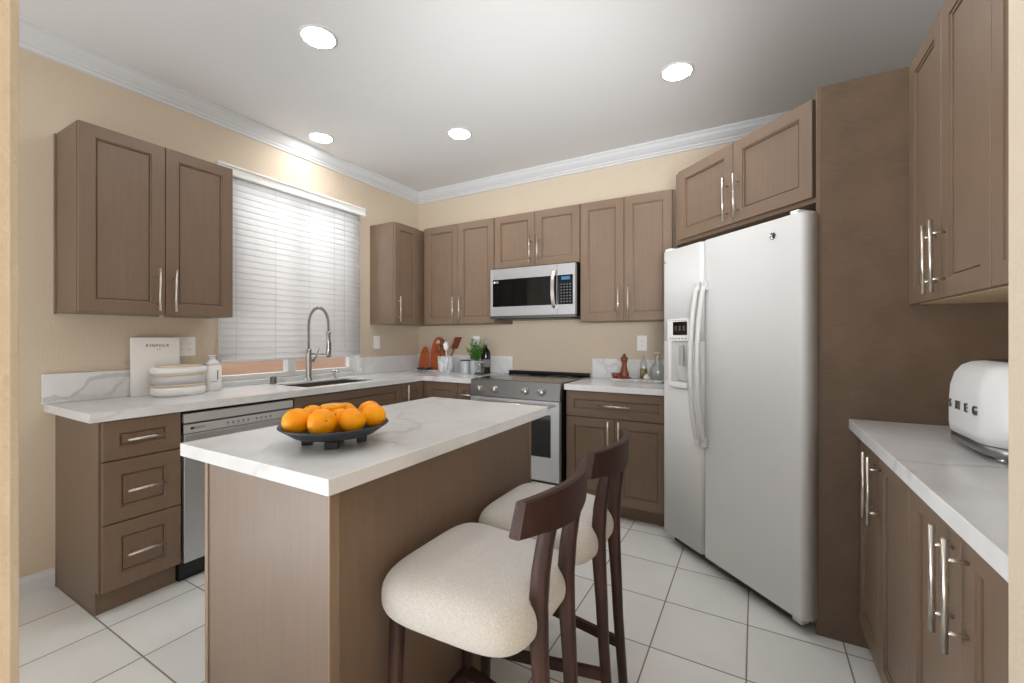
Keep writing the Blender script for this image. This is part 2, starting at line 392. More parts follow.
def text(name, body, size, m, parent, loc, rot, spacing=1.0, depth=0.0003, bold=0.0):
    cu = bpy.data.curves.new(name, 'FONT'); cu.body = body; cu.size = size; cu.extrude = depth; cu.offset = bold
    cu.space_character = spacing; cu.align_x = 'CENTER'; cu.align_y = 'CENTER'
    t = bpy.data.objects.new(name, cu); COL.objects.link(t)
    dg = bpy.context.evaluated_depsgraph_get(); me = bpy.data.meshes.new_from_object(t.evaluated_get(dg))
    bpy.data.objects.remove(t); me.materials.clear(); me.materials.append(m); me.name = name
    o = bpy.data.objects.new(name, me); COL.objects.link(o); o.parent = parent; o.location = loc; o.rotation_euler = rot
    return o
FRONT = (R(90), 0, 0)            # text standing up, read from -y
ZL = lambda a: Matrix.Rotation(a, 4, 'Z')

# ------------------------------------------------------------------ room shell
XL, YB, XR, ZC = -3.076, 3.447, 0.90, 2.74
YN = -0.35                         # the open end behind the camera lets daylight in
struct(MB().box(XL-0.15, 1.1, YN, YB+0.12, -0.06, 0), 'floor', TILE)
struct(MB().box(XL-0.15, 2.2, YN, YB+0.12, ZC, ZC+0.08), 'ceiling', CEIL)
WY0, WY1, WZ0, WZ1 = 1.508, 2.672, 0.945, 2.33
w = MB()
w.box(XL-0.15, XL, YN, WY0, 0, ZC).box(XL-0.15, XL, WY1, YB+0.12, 0, ZC).box(XL-0.15, XL, WY0, WY1, 0, WZ0-0.032).box(XL-0.15, XL, WY0, WY1, WZ1, ZC)
struct(w, 'wall_left', WALL)
struct(MB().box(XL, XR, YB, YB+0.12, 0, ZC), 'wall_back', WALL)
struct(MB().box(XR, XR+0.12, 0.72, YB+0.12, 0, ZC), 'wall_right', WALL)
struct(MB().box(0.2985, XR, 0.70, 0.845, 0, ZC, 0.008, 3), 'wall_front', WALL)
struct(MB().box(0.60, 0.72, -1.6, 0.6995, 0, ZC).box(-0.30, 0.60, -1.6, -1.5, 0, ZC), 'shade_wall', WALL)  # unseen walls added beside and behind the camera to shade the left jamb
struct(MB().box(-0.62, -0.343, -0.06, 0.0725, 0, ZC, 0.010, 3), 'wall_near', WALL)
# crown moulding: profile (out from wall, down from ceiling)
CR = [(0, 0), (0.075, 0), (0.075, 0.014), (0.066, 0.022), (0.058, 0.040), (0.040, 0.060), (0.026, 0.070), (0.024, 0.080), (0.014, 0.086), (0.012, 0.098), (0, 0.102)]
def crown(name, horizontal_pts):
    rings = []
    for (x, y, ox, oy) in horizontal_pts: rings.append([(x+ox*p, y+oy*p, ZC-q) for p, q in CR])
    struct(MB().loft(rings, smooth=False), name, TRIMW)
crown('trim_1', [(XL, YN, 1, 0), (XL, YB, 1, -1)])
crown('trim_2', [(XL, YB, 1, -1), (XR, YB, -1, -1)])
crown('trim_3', [(XR, YB, -1, -1), (XR, 0.845, -1, 0)])
BP = [(0, 0), (0.015, 0), (0.015, 0.060), (0.011, 0.068), (0.009, 0.080), (0.004, 0.088), (0, 0.088)]
struct(MB().loft([[(XL+p, y, q) for p, q in BP] for y in (YN, 0.750)], smooth=False), 'baseboard_left', TRIMW)

# window in the left wall
win = MB()
xf0, xf1 = XL-0.125, XL-0.075
win.box(xf0, xf1, WY0, WY1, WZ0, WZ0+0.036, 0.003).box(xf0, xf1, WY0, WY1, WZ1-0.045, WZ1, 0.003)
win.box(xf0, xf1, WY0, WY0+0.05, WZ0+0.036, WZ1-0.045, 0.003).box(xf0, xf1, WY1-0.05, WY1, WZ0+0.036, WZ1-0.045, 0.003)
win.box(xf0-0.005, xf1+0.008, 2.04, 2.105, WZ0+0.036, WZ1-0.045, 0.003)
wf = struct(win, 'window_1', PLASTIC)
MB().box(XL-0.104, XL-0.100, WY0+0.05, 2.04, WZ0+0.036, WZ1-0.045).build('pane', PANE, wf)
MB().box(XL-0.104, XL-0.100, 2.105, WY1-0.05, WZ0+0.036, WZ1-0.045).build('pane', PANE, wf)
MB().box(XL-0.13, XL+0.02, WY0, WY1, WZ0-0.032, WZ0, 0.002).build('window_sill', QUARTZ, wf)
jl = MB(); jl.box(xf1+0.001, XL-0.001, WY0, WY0+0.006, WZ0, WZ1).box(xf1+0.001, XL-0.001, WY1-0.006, WY1, WZ0, WZ1).box(xf1+0.001, XL-0.001, WY0+0.006, WY1-0.006, WZ1-0.006, WZ1)
jl.build('jamb_liner', PLASTIC, wf)
MB().box(XL-0.118, XL-0.095, WY0+0.005, WY0+0.035, WZ0+0.037, WZ1-0.05).build('track', GREYP, wf)
gw = MB().box(-5.1, -4.9, -1.5, 7.0, 0, 1.5).build('garden_wall', STUCCO)
tag(gw, kind='structure')
gg = MB().box(-6.0, XL-0.16, -2.5, 8, -0.1, -0.02).build('ground', mat('garden_gravel', rgb(170, 160, 148), 0.9)); tag(gg, kind='structure')

# ------------------------------------------------------------------ cabinets
HL = 0.226
def handle(parent, x, z, L=HL, vertical=True, y=0.0, r=0.0058, out=0.034):
    h = MB(); k = L*0.32
    if vertical:
        h.tube([(x, y-out, z-L/2), (x, y-out, z+L/2)], r, 12)
        for s_ in (-k, k): h.tube([(x, y, z+s_), (x, y-out, z+s_)], r*0.72, 8)
    else:
        h.tube([(x-L/2, y-out, z), (x+L/2, y-out, z)], r, 12)
        for s_ in (-k, k): h.tube([(x+s_, y, z), (x+s_, y-out, z)], r*0.72, 8)
    return h.build('handle', NICKEL, parent)
GAP = 0.0018
def door(parent, x0, x1, z0, z1, hx=None, hz=None, fr=0.058, m=None, name='door'):
    d = MB().shaker(x0+GAP, x1-GAP, z0+GAP, z1-GAP, fr=fr).build(name, m or CAB, parent)
    if hx is not None: handle(d, hx, hz)
    return d
def drawer(parent, x0, x1, z0, z1, hl=HL, fr=0.050):
    d = MB().shaker(x0+GAP, x1-GAP, z0+GAP, z1-GAP, fr=fr).build('drawer', CAB, parent)
    if hl: handle(d, (x0+x1)/2, (z0+z1)/2, hl, False)
    return d
def body(parent, x0, x1, z0, z1, depth, y=0.0245): return MB().box(x0, x1, y, depth-0.002, z0, z1, 0.001, 1).build('cabinet_body', CAB, parent)
LR, RR, BR = R(90), R(-90), 0.0       # facing +x, -x, -y
def wall_cab(label, loc, rz, w, z0, z1, depth, handles='pair', x_in=0.0, x_out=0.0, group='wall cabinets'):
    t = thing('wall_cabinet', label, 'cabinet', (loc[0], loc[1], 0), rz, group)
    body(t, 0, w, z0, z1, depth)
    a, b = x_in, w-x_out; mid = (a+b)/2; hz = z0+0.018+HL/2
    if handles == 'pair':
        door(t, a, mid, z0, z1, mid-0.036, hz); door(t, mid, b, z0, z1, mid+0.036, hz)
    else:
        door(t, a, b, z0, z1, a+0.036 if handles == 'left' else b-0.036, hz)
    return t
UZ0, UZ1 = 1.366, 2.268
UXF, UYF = -2.762, 3.118           # door faces of the left and back wall cabinets
wc = wall_cab('two-door brown wall cabinet left of the window blind', (UXF, 0.752), LR, 0.688, UZ0, UZ1, UXF-XL)
MB().box(0.0, 0.02, 0.0, 0.012, UZ0-0.012, UZ0).build('hinge_clip', NICKEL, wc, loc=(0.34, 0.06, 0.0))
MB().box(-0.005, -0.0002, UXF-XL-0.024, UXF-XL-0.002, UZ0-0.003, UZ1, 0.001, 1).build('scribe_strip', CAB, wc)
t = thing('wall_cabinet', 'narrow one-door brown wall cabinet in the corner right of the window', 'cabinet', (UXF, 2.789, 0), LR, 'wall cabinets')
body(t, 0, YB-2.791, UZ0, UZ1, UXF-XL)
door(t, 0.0, 0.305, UZ0, UZ1, 0.036, UZ0+0.018+HL/2)
t = wall_cab('tall two-door brown wall cabinet between the corner and the microwave', (UXF+0.022, UYF), BR, 0.798, UZ0, UZ1, YB-UYF, x_in=0.035)
t = wall_cab('short two-door brown wall cabinet right above the microwave', (-1.938, UYF), BR, 0.770, 1.822, UZ1, YB-UYF)
t = wall_cab('tall two-door brown wall cabinet between the microwave and the refrigerator', (-1.165, UYF), BR, 0.70, UZ0, UZ1, YB-UYF, x_out=0.03)
FTH = R(-43); FD = (cos(FTH), sin(FTH)); FN = (-sin(FTH), cos(FTH)); FP = (-0.495, 2.754)
fxy = lambda s_, o_: (FP[0]+FD[0]*s_+FN[0]*o_, FP[1]+FD[1]*s_+FN[1]*o_)
t = thing('wall_cabinet', 'slanted two-door brown wall cabinet above the white refrigerator', 'cabinet', (*fxy(0, 0.10), 0), FTH, 'wall cabinets')
body(t, -0.035, 0.884, 1.825, 2.268, 0.36)
door(t, 0.014, 0.444, 1.842, 2.266, 0.444-0.036, 1.842+0.018+HL/2); door(t, 0.444, 0.874, 1.842, 2.266, 0.444+0.036, 1.842+0.018+HL/2)
RXU, RXB = 0.513, 0.360
PY = 2.193
for label, y0, y1 in (('two-door brown wall cabinet on the right wall, beside the tall end panel', PY-0.002, 1.527), ('two-door brown wall cabinet on the right wall, cut off by the beige wall end', 1.525, 0.85)):
    w_ = y0-y1
    t = thing('wall_cabinet', label, 'cabinet', (RXU, y0, 0), RR, 'wall cabinets')
    z0, z1 = 1.368, 2.290; dp = XR-RXU-0.002
    MB().box(0, w_, 0.0245, dp, z0+0.006, z1, 0.001, 1).build('cabinet_body', CAB, t)
    MB().box(0.004, w_-0.004, 0.030, dp-0.004, z0+0.001, z0+0.0055).build('underside_panel', RAW, t)
    door(t, 0, w_/2, z0, z1, w_/2-0.036, z0+0.018+HL/2); door(t, w_/2, w_, z0, z1, w_/2+0.036, z0+0.018+HL/2)
# tall end panel
t = thing('end_panel', 'tall brown veneer panel standing between refrigerator and right counter', 'panel', (0.2225, PY, 0))
MB().box(0.016, XR-0.2225, 0.001, 0.017, 0, 2.288).build('panel_sheet', PANEL, t)
MB().box(0, 0.0165, 0, 0.018, 0, 2.288, 0.001, 1).build('edge_strip', CAB, t)

# base cabinets
CZ0, CZ1 = 0.874, 0.914
TOE = 0.105; BT = 0.868
def base_body(t, w, depth, y=0.0245, toe=0.06, z0=TOE, z1=CZ0-0.002):
    depth -= 0.002
    MB().box(0, w, y, depth, z0, z1, 0.001, 1).build('cabinet_body', CAB, t)
    MB().box(0.0, w, toe, depth, 0, z0).build('toe_kick', CAB, t)
LXF, BYF = -2.505, 2.872
t = thing('base_cabinet', 'three-drawer brown base cabinet at the left end of the run', 'cabinet', (LXF, 0.754, 0), LR, 'base cabinets')
w_ = 0.306; dp = LXF-XL-0.002
MB().box(0.012, w_, 0.0245, dp, TOE, CZ0-0.002, 0.001, 1).build('cabinet_body', CAB, t)
sp = MB(); sp.box(0, 0.012, 0.0245, dp, TOE, CZ0-0.002).box(0, 0.012, 0.058, dp, 0, TOE); sp.build('side_panel', CAB, t)
MB().box(0.012, w_, 0.060, dp, 0, TOE).build('toe_kick', CAB, t)
for z0, z1 in ((0.690, 0.870), (0.408, 0.688), (0.110, 0.406)): drawer(t, 0.006, w_, z0, z1, 0.142, 0.062 if z1 < 0.8 else 0.056)
t = thing('base_cabinet', 'brown sink base cabinet between dishwasher and corner', 'cabinet', (LXF, 1.668, 0), LR, 'base cabinets')
b_ = MB(); w_ = 0.936
b_.box(0, 0.018, 0.02, dp, TOE, CZ0-0.002).box(w_-0.018, w_, 0.02, dp, TOE, CZ0-0.002).box(0.018, w_-0.018, 0.02, dp, TOE, TOE+0.018).box(0.018, w_-0.018, 0.02, 0.038, 0.68, CZ0-0.002).box(0.018, w_-0.018, dp-0.008, dp, TOE, CZ0-0.002)
b_.build('cabinet_body', CAB, t); MB().box(0, w_, 0.06, dp, 0, TOE).build('toe_kick', CAB, t)
drawer(t, 0, w_, 0.690, BT, 0)
door(t, 0, w_/2, 0.11, 0.688, w_/2-0.036, 0.688-0.018-HL/2); door(t, w_/2, w_, 0.11, 0.688, w_/2+0.036, 0.688-0.018-HL/2)
t = thing('base_cabinet', 'brown corner base cabinet with one door beside the sink', 'cabinet', (LXF, 2.606, 0), LR, 'base cabinets')
base_body(t, YB-2.609, dp)
door(t, 0, 0.262, 0.11, BT, 0.045, BT-0.017-HL/2)
t = thing('base_cabinet', 'brown base cabinet with plain door in the corner left of the range', 'cabinet', (LXF+0.002, BYF, 0), BR, 'base cabinets')
base_body(t, 0.358, YB-BYF, toe=0.09)
MB().box(0.0, 0.02, 0.0, 0.02, 0.11, BT).build('filler_strip', CAB, t); door(t, 0.022, 0.356, 0.11, BT)
t = thing('base_cabinet', 'narrow brown drawer cabinet against the left side of the range', 'cabinet', (-2.143, BYF, 0), BR, 'base cabinets')
base_body(t, 0.176, YB-BYF, toe=0.09)
for z0, z1 in ((0.690, BT), (0.408, 0.688), (0.110, 0.406)): drawer(t, 0, 0.176, z0, z1, 0.13, 0.05)
t = thing('base_cabinet', 'brown base cabinet with wide drawer between range and refrigerator', 'cabinet', (-1.180, BYF, 0), BR, 'base cabinets')
w_ = 0.70
base_body(t, w_, YB-BYF, toe=0.09)
drawer(t, 0, w_, 0.690, BT, 0.226, 0.052)
door(t, 0, w_/2, 0.11, 0.688, w_/2-0.036, 0.688-0.010-HL/2); door(t, w_/2, w_, 0.11, 0.688, w_/2+0.036, 0.688-0.010-HL/2)
for label, y0, y1 in (('two-door brown base cabinet under the right counter, beside the tall end panel', PY-0.002, 1.537), ('two-door brown base cabinet under the right counter, nearest the camera', 1.535, 0.86)):
    w_ = y0-y1
    t = thing('base_cabinet', label, 'cabinet', (RXB, y0, 0), RR, 'base cabinets')
    base_body(t, w_, XR-RXB)
    door(t, 0, w_/2, 0.11, 0.864, w_/2-0.036, 0.846-HL/2); door(t, w_/2, w_, 0.11, 0.864, w_/2+0.036, 0.846-HL/2)

# ------------------------------------------------------------------ worktops
CXF, CYF = -2.488, 2.848
SX0, SX1, SY0, SY1 = -2.93, -2.585, 1.805, 2.40      # sink cut-out
xw, yw = XL+0.001, YB-0.001
ct = slab([xw, SX0, SX1, CXF, -1.968], [0.714, SY0, SY1, CYF, yw], [(i, j) for i in range(3) for j in range(4) if (i, j) != (1, 1)]+[(3, 3)], CZ0, CZ1)
c = ct.build('countertop', QUARTZ); tag(c, 'white veined quartz worktop running under the window into the corner', 'countertop')
for lb, bx in (('low white backsplash with a bold grey vein, left of the window', (xw, XL+0.02, 0.704, WY0, CZ1+0.0005, 1.062)), ('low white backsplash on the window wall, right of the window', (xw, XL+0.02, WY1, YB-0.021, CZ1+0.0005, 1.066)), ('low white backsplash on the back wall, left of the range', (xw, -1.935, YB-0.02, yw, CZ1+0.0005, 1.072)), ('low white backsplash behind the pepper mill, right of the range', (-1.174, -0.03, YB-0.02, yw, CZ1+0.0005, 1.072))):
    tag(MB().box(*bx, 0.0015).build('backsplash', BOLDVEIN if 'bold' in lb else QUARTZ), lb, 'backsplash', 'low quartz backsplashes')
c = MB().prism([(-1.186, CYF), (-0.455, CYF), (-0.02, 3.32), (-0.02, yw), (-1.186, yw)], CZ0, CZ1, smooth_sides=False).build('countertop', QUARTZ)
tag(c, 'short white quartz worktop between the range and the refrigerator', 'countertop')
c = MB().box(0.330, XR-0.001, 0.846, PY-0.001, CZ0, CZ1, 0.0015, 1).build('countertop', QUARTZ)
tag(c, 'white veined quartz worktop on the right under the toaster', 'countertop')

# ------------------------------------------------------------------ island
IX0, IX1, IY0, IY1 = -1.564, -0.861, 0.658, 1.866
c = MB().box(IX0, IX1, IY0, IY1, CZ0, CZ1, 0.002, 2).build('island_countertop', QUARTZ)
tag(c, 'white veined quartz top of the kitchen island, carrying the bowl', 'countertop')
t = thing('kitchen_island', 'brown kitchen island base with plain panels in the room centre', 'kitchen island', (0, 0, 0))
ix0, ix1, iy0, iy1 = -1.462, -0.887, 0.682, 1.745
MB().box(ix0+0.018, ix1-0.006, iy0+0.006, iy1-0.004, 0.0, CZ0-0.001).build('island_body', CAB, t)
MB().box(ix0+0.022, ix1-0.001, iy0, iy0+0.005, 0.0, CZ0-0.001).build('end_panel', CAB, t)
MB().box(ix1-0.005, ix1-0.002, iy0+0.030, iy1-0.016, 0.0, CZ0-0.001).build('back_panel', CAB, t)
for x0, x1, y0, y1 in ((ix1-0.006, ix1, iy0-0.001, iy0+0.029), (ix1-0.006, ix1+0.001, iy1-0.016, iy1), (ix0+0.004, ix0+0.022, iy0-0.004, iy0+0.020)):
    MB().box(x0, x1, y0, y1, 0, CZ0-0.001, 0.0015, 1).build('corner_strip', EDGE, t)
iw = (iy1-iy0)
for k in range(2):
    d_ = bpy.data.objects.new('door', MB().shaker(0, iw/2-0.02, 0.11, 0.862).build('tmp', CAB).data)
    bpy.data.objects.remove(bpy.data.objects['tmp']); COL.objects.link(d_); d_.parent = t
    d_.location = (ix0-0.002, iy1-0.01-k*(iw/2-0.01), 0); d_.rotation_euler = (0, 0, RR)
    handle(d_, (iw/2-0.02-0.036) if k == 0 else 0.036, 0.846-HL/2)

# ------------------------------------------------------------------ appliances
# dishwasher (local frame faces -y, width along x)
t = thing('dishwasher', 'stainless steel dishwasher beside the three-drawer cabinet', 'dishwasher', (LXF, 1.063, 0), LR)
w_ = 0.602
MB().box(0.002, w_-0.002, 0.03, 0.55, 0.02, 0.866).build('tub_housing', BLACK, t)
MB().box(0.008, w_-0.008, -0.004, 0.029, 0.105, 0.752, 0.003).build('door_panel', STEEL, t)
MB().box(0.008, w_-0.008, -0.004, 0.029, 0.811, 0.856, 0.003).build('top_strip', STEELL, t)
MB().box(0.008, w_-0.008, 0.010, 0.029, 0.752, 0.811).build('handle_pocket', STEELD, t)
cp = MB().box(0.008, w_-0.008, -0.003, 0.0095, 0.757, 0.800, 0.002).build('control_panel', STEELL, t)
text('brand_lettering', 'BOSCH', 0.016, INK, cp, (0.075, -0.0032, 0.781), FRONT)
MB().lathe([(0.0, 0), (0.007, 0), (0.007, 0.0006), (0.0, 0.0006)], 16, M=Matrix.Translation((0.043, -0.003, 0.781)) @ Matrix.Rotation(R(90), 4, 'X')).build('logo_disc', INK, cp)
ic = MB()
for k in range(9):
    x_ = 0.215+k*0.027+(0.02 if k > 4 else 0); ic.box(x_-0.006, x_+0.006, -0.0036, -0.003, 0.775, 0.785).box(x_-0.003, x_+0.003, -0.0036, -0.003, 0.766, 0.769)
MB().box(0.556, 0.576, -0.0036, -0.003, 0.778, 0.784).build('status_light', GREYINK, cp)
ic.build('button_icons', GREYINK, cp)
MB().box(0.004, w_-0.004, 0.05, 0.4, 0.002, 0.104).build('toe_kick', BLACK, t)

# range
RX0, RX1 = -1.960, -1.196; w_ = RX1-RX0
t = thing('range', 'stainless steel slide-in electric range with front knobs', 'range', (RX0, 2.800, 0), BR)
MB().box(0.006, w_-0.002, 0.035, 0.63, 0.03, 0.905).build('range_body', BLACK, t)
MB().box(0, w_, 0.045, 0.632, 0.906, 0.922, 0.002).build('cooktop', COOKTOP, t)
MB().box(0.0, w_, 0.600, 0.642, 0.9225, 0.948, 0.006, 3).build('rear_trim', BLACK, t)
for x_, y_, r_ in ((0.2, 0.2, 0.10), (0.56, 0.2, 0.085), (0.2, 0.45, 0.075), (0.56, 0.45, 0.10)):
    MB().tube([(x_+r_*cos(2*pi*k/40), y_+r_*sin(2*pi*k/40), 0.9221) for k in range(41)], 0.0012, 5, False).build('burner_ring', GREYINK, t)
cp = MB()
cp.loft([[(x_, 0.034, 0.792), (x_, -0.006, 0.792), (x_, 0.004, 0.916), (x_, 0.046, 0.922)] for x_ in (0, w_)], smooth=False)
cp = cp.build('control_panel', STEELM, t)
for x_ in (0.095, 0.232, 0.494, 0.625):
    k_ = MB().lathe([(0, 0), (0.027, 0), (0.027, 0.006), (0.022, 0.010), (0.0205, 0.034), (0.019, 0.037), (0, 0.037)], 28, M=Matrix.Translation((x_, -0.003, 0.850)) @ Matrix.Rotation(R(90-4), 4, 'X')).build('knob', NICKEL, cp)
    MB().box(-0.003, 0.003, -0.0405, -0.036, -0.017, 0.017, M=Matrix.Translation((x_, -0.003, 0.850)) @ Matrix.Rotation(R(-4), 4, 'X')).build('pointer', STEELD, k_)
dr = MB()
dz0, dz1 = 0.215, 0.787
dr.box(0.004, 0.075, -0.006, 0.034, dz0, dz1, 0.002).box(w_-0.070, w_-0.004, -0.006, 0.034, dz0, dz1, 0.002).box(0.075, w_-0.070, -0.006, 0.034, dz0, 0.385).box(0.075, w_-0.070, -0.006, 0.034, 0.690, dz1)
dr = dr.build('oven_door', STEEL, t)
MB().box(0.076, w_-0.071, -0.003, 0.030, 0.386, 0.689).build('door_glass', BGLASS, dr)
h_ = MB().tube([(0.035, -0.052, 0.752), (w_-0.055, -0.052, 0.752)], 0.011, 14)
for x_ in (0.06, w_-0.08): h_.box(x_-0.009, x_+0.009, -0.050, -0.006, 0.743, 0.761, 0.002)
h_.build('door_handle', NICKEL, dr)
MB().box(0.004, w_-0.004, -0.004, 0.034, 0.065, 0.198, 0.002).build('storage_drawer', STEEL, t)
MB().box(0.02, w_-0.02, 0.05, 0.3, 0.0, 0.064).build('toe_kick', BLACK, t)

# microwave
MX0, MX1 = -1.928, -1.176; w_ = MX1-MX0
t = thing('microwave', 'stainless over-the-range microwave with black glass door', 'microwave', (MX0, 3.04, 0), BR)
mz0, mz1 = 1.402, 1.808
MB().box(0.006, w_-0.004, 0.036, 0.405, mz0+0.004, 1.8205).build('microwave_case', BLACK, t)
xd = 0.605
dm = MB()
dm.box(0, 0.022, 0, 0.035, mz0+0.02, mz1, 0.002).box(0.022, xd, 0, 0.035, 1.722, mz1).box(0.022, xd, 0, 0.035, mz0+0.02, 1.497).box(xd-0.006, xd, 0, 0.035, 1.497, 1.722)
dm = dm.build('door', STEEL, t)
dg_ = MB().box(0.0225, xd-0.0065, 0.003, 0.034, 1.4975, 1.7215).build('door_glass', BGLASS, dm)
text('brand_lettering', 'LG', 0.022, PAPER, dg_, (0.062, 0.0028, 0.0+1.700), FRONT)
MB().lathe([(0, 0), (0.009, 0), (0.009, 0.0006), (0, 0.0006)], 18, M=Matrix.Translation((0.038, 0.003, 1.700)) @ Matrix.Rotation(R(90), 4, 'X')).build('logo_disc', PAPER, dg_)
hp = [(xd-0.020, -0.004-0.040*sin(pi*k/16)**0.6 if 0 < k < 16 else 0.0, 1.470+0.305*k/16) for k in range(17)]
hm = MB().loft([[(p[0]-0.013, p[1]-0.006, p[2]), (p[0]+0.013, p[1]-0.006, p[2]), (p[0]+0.013, p[1]+0.006, p[2]), (p[0]-0.013, p[1]+0.006, p[2])] for p in hp], smooth=False).build('door_handle', NICKEL, dm)
pn = MB(); pn.box(xd+0.003, w_, 0, 0.035, 1.722, mz1).box(xd+0.003, w_, 0, 0.035, mz0+0.02, 1.497).box(w_-0.018, w_, 0, 0.035, 1.497, 1.722)
pn = pn.build('panel_frame', STEEL, t)
kp = MB().box(xd+0.003, w_-0.0185, 0.002, 0.034, 1.4975, 1.7215).build('control_panel', BGLASS, t)
MB().box(xd+0.035, xd+0.105, 0.0012, 0.0019, 1.685, 1.710).build('display', LCD, kp)
kb = MB()
for r_ in range(7):
    for c_ in range(4): kb.box(xd+0.028+c_*0.024, xd+0.040+c_*0.024, 0.0012, 0.0019, 1.515+r_*0.022, 1.523+r_*0.022)
kb.build('keypad', KEYS, kp)
MB().box(0.0, w_, 0.004, 0.036, mz0, mz0+0.0195).build('lower_lip', STEELD, t)
MB().box(0.06, w_-0.06, 0.05, 0.36, mz0-0.006, mz0+0.0035).build('vent_grille', BLACK, t)

# refrigerator (side by side, slanted)
t = thing('refrigerator', 'white side-by-side refrigerator with long curved handles', 'refrigerator', (*fxy(0, 0), 0), FTH)
FW = 0.917; FG = 0.341
MB().vbox(0.006, FW-0.030, 0.085, 0.72, 0.035, 1.768, 0.004, 2, 0.002).build('refrigerator_case', FRIDGE, t)
def fdoor(x0, x1, z0, z1, cut=None):
    """door slab with rounded front edges; cut = (x0,x1,z0,z1) opening for the dispenser"""
    prof = lambda a, b: [(a, 0.074), (a, 0.022)]+[(a+0.022-0.022*cos(R(90*k/6)), 0.022-0.022*sin(R(90*k/6))) for k in range(1, 7)]+[(b-0.024+0.024*sin(R(90*k/6)), 0.030-0.030*cos(R(90*k/6))) for k in range(0, 7)]+[(b, 0.074)]
    m_ = MB()
    if not cut: return m_.prism(prof(x0, x1), z0, z1, 0.004)
    cx0, cx1, cz0, cz1 = cut
    m_.prism(prof(x0, x1), z0, cz0).prism(prof(x0, x1), cz1, z1)
    full = prof(x0, x1); L_ = [p for p in full if p[0] <= cx0]; 
    m_.prism([p for p in full if p[0] < x0+0.05]+[(cx0, 0.0), (cx0, 0.074)], cz0, cz1, smooth_sides=False)
    m_.prism([(cx1, 0.074), (cx1, 0.0)]+[p for p in full if p[0] > x1-0.05], cz0, cz1, smooth_sides=False)
    m_.box(cx0, cx1, 0.066, 0.074, cz0, cz1)
    return m_
fz0, fz1 = 0.070, 1.764
DC = (0.085, 0.226, 0.985, 1.222)
ld = fdoor(0.0, FG-0.003, fz0, fz1, DC).build('freezer_door', FRIDGE, t)
rd = fdoor(FG+0.003, FW, fz0, fz1).build('refrigerator_door', FRIDGE, t)
pb = MB()
pb.box(0.052, 0.245, -0.006, -0.0002, 1.224, 1.352, 0.002).box(0.060, 0.0845, -0.006, -0.0002, 0.96, 1.2235, 0.002).box(0.2265, 0.245, -0.006, -0.0002, 0.96, 1.2235, 0.002).box(0.0845, 0.2265, -0.012, -0.0002, 0.955, 0.984, 0.002)
pb = pb.build('dispenser_bezel', PLASTIC, ld)
MB().box(0.105, 0.225, -0.0072, -0.0062, 1.258, 1.335).build('display', BGLASS, pb)
dd = MB()
for k in range(3): dd.box(0.122+k*0.033, 0.140+k*0.033, -0.0078, -0.0073, 1.282, 1.312)
dd.build('display_icons', STEELD, pb)
ds = MB()
for k in range(6): ds.box(0.075+k*0.026, 0.088+k*0.026, -0.0066, -0.0061, 1.234, 1.241); ds.box(0.070+k*0.026, 0.090+k*0.026, -0.0066, -0.0061, 1.341, 1.344)
ds.build('button_icons', GREYINK, pb)
rc = MB().loft([[(DC[0]+0.002, 0.064, 0.99), (DC[1]-0.002, 0.064, 0.99), (DC[1]-0.002, 0.050, 0.988), (DC[0]+0.002, 0.050, 0.988)], [(DC[0]+0.002, 0.064, 1.22), (DC[1]-0.002, 0.064, 1.22), (DC[1]-0.002, 0.012, 1.22), (DC[0]+0.002, 0.012, 1.22)]], smooth=False)
rc.build('dispenser_recess', FRIDGE, ld)
MB().box(0.14, 0.175, 0.004, 0.014, 1.08, 1.20, 0.003).build('dispenser_paddle', GREYP, ld)
def fhandle(x, parent, tilt):
    pts = []
    for k in range(25):
        f = k/24.0; pts.append((x, -0.012-0.052*sin(pi*f)**0.7 if 0 < k < 24 else -0.004, 0.672+0.866*f))
    def sec(p): return [(p[0]+a*0.014, p[1]+b*0.009, p[2]) for a, b in ((-1, .4), (-.7, -.7), (0, -1), (.7, -.7), (1, .4), (.8, 1), (-.8, 1))]
    m_ = MB().loft([sec(p) for p in pts])
    for z_ in (0.685, 1.520): m_.box(x-0.017, x+0.017, -0.022, 0.0, z_-0.025, z_+0.025, 0.004)
    m_.build('door_handle', FRIDGE, parent)
fhandle(FG-0.026, ld, 0); fhandle(FG+0.026, rd, 0)
lg = MB().lathe([(0, 0), (0.016, 0), (0.017, 0.002), (0.0135, 0.0035), (0.0135, 0.0025), (0, 0.0025)], 28, M=Matrix.Translation((0.770, 0.0, 1.694)) @ Matrix.Rotation(R(90), 4, 'X')).build('emblem', CHROME, rd)
text('emblem_lettering', 'GE', 0.015, DARKG, lg, (0.770, -0.0028, 1.694), FRONT, 0.85)
hc = MB(); hc.box(0.010, 0.060, 0.01, 0.10, 1.766, 1.782, 0.005).box(FW-0.075, FW-0.035, 0.01, 0.12, 1.766, 1.784, 0.006); hc.build('hinge_cap', PLASTIC, t)
MB().lathe([(0, 0), (0.007, 0), (0.007, 0.003), (0, 0.004)], 14, M=Matrix.Translation((0.025, 0.0, 1.700)) @ Matrix.Rotation(R(90), 4, 'X')).build('screw_cover', GREYP, ld)
gr = MB(); gr.box(0.03, FW-0.07, 0.045, 0.0845, 0.022, 0.066)
gr.build('base_grille', BLACK, t)
for x_ in (0.012, FW-0.085): MB().box(x_, x_+0.045, 0.035, 0.0845, 0.026, 0.064, 0.006).build('hinge_foot', FRIDGE, t)
rl = MB()
for x_ in (0.08, FW-0.13):
    for y_ in (0.12, 0.62): rl.tube([(x_-0.02, y_, 0.02), (x_+0.02, y_, 0.02)], 0.0195, 12)
rl.build('roller', BLACK, t)

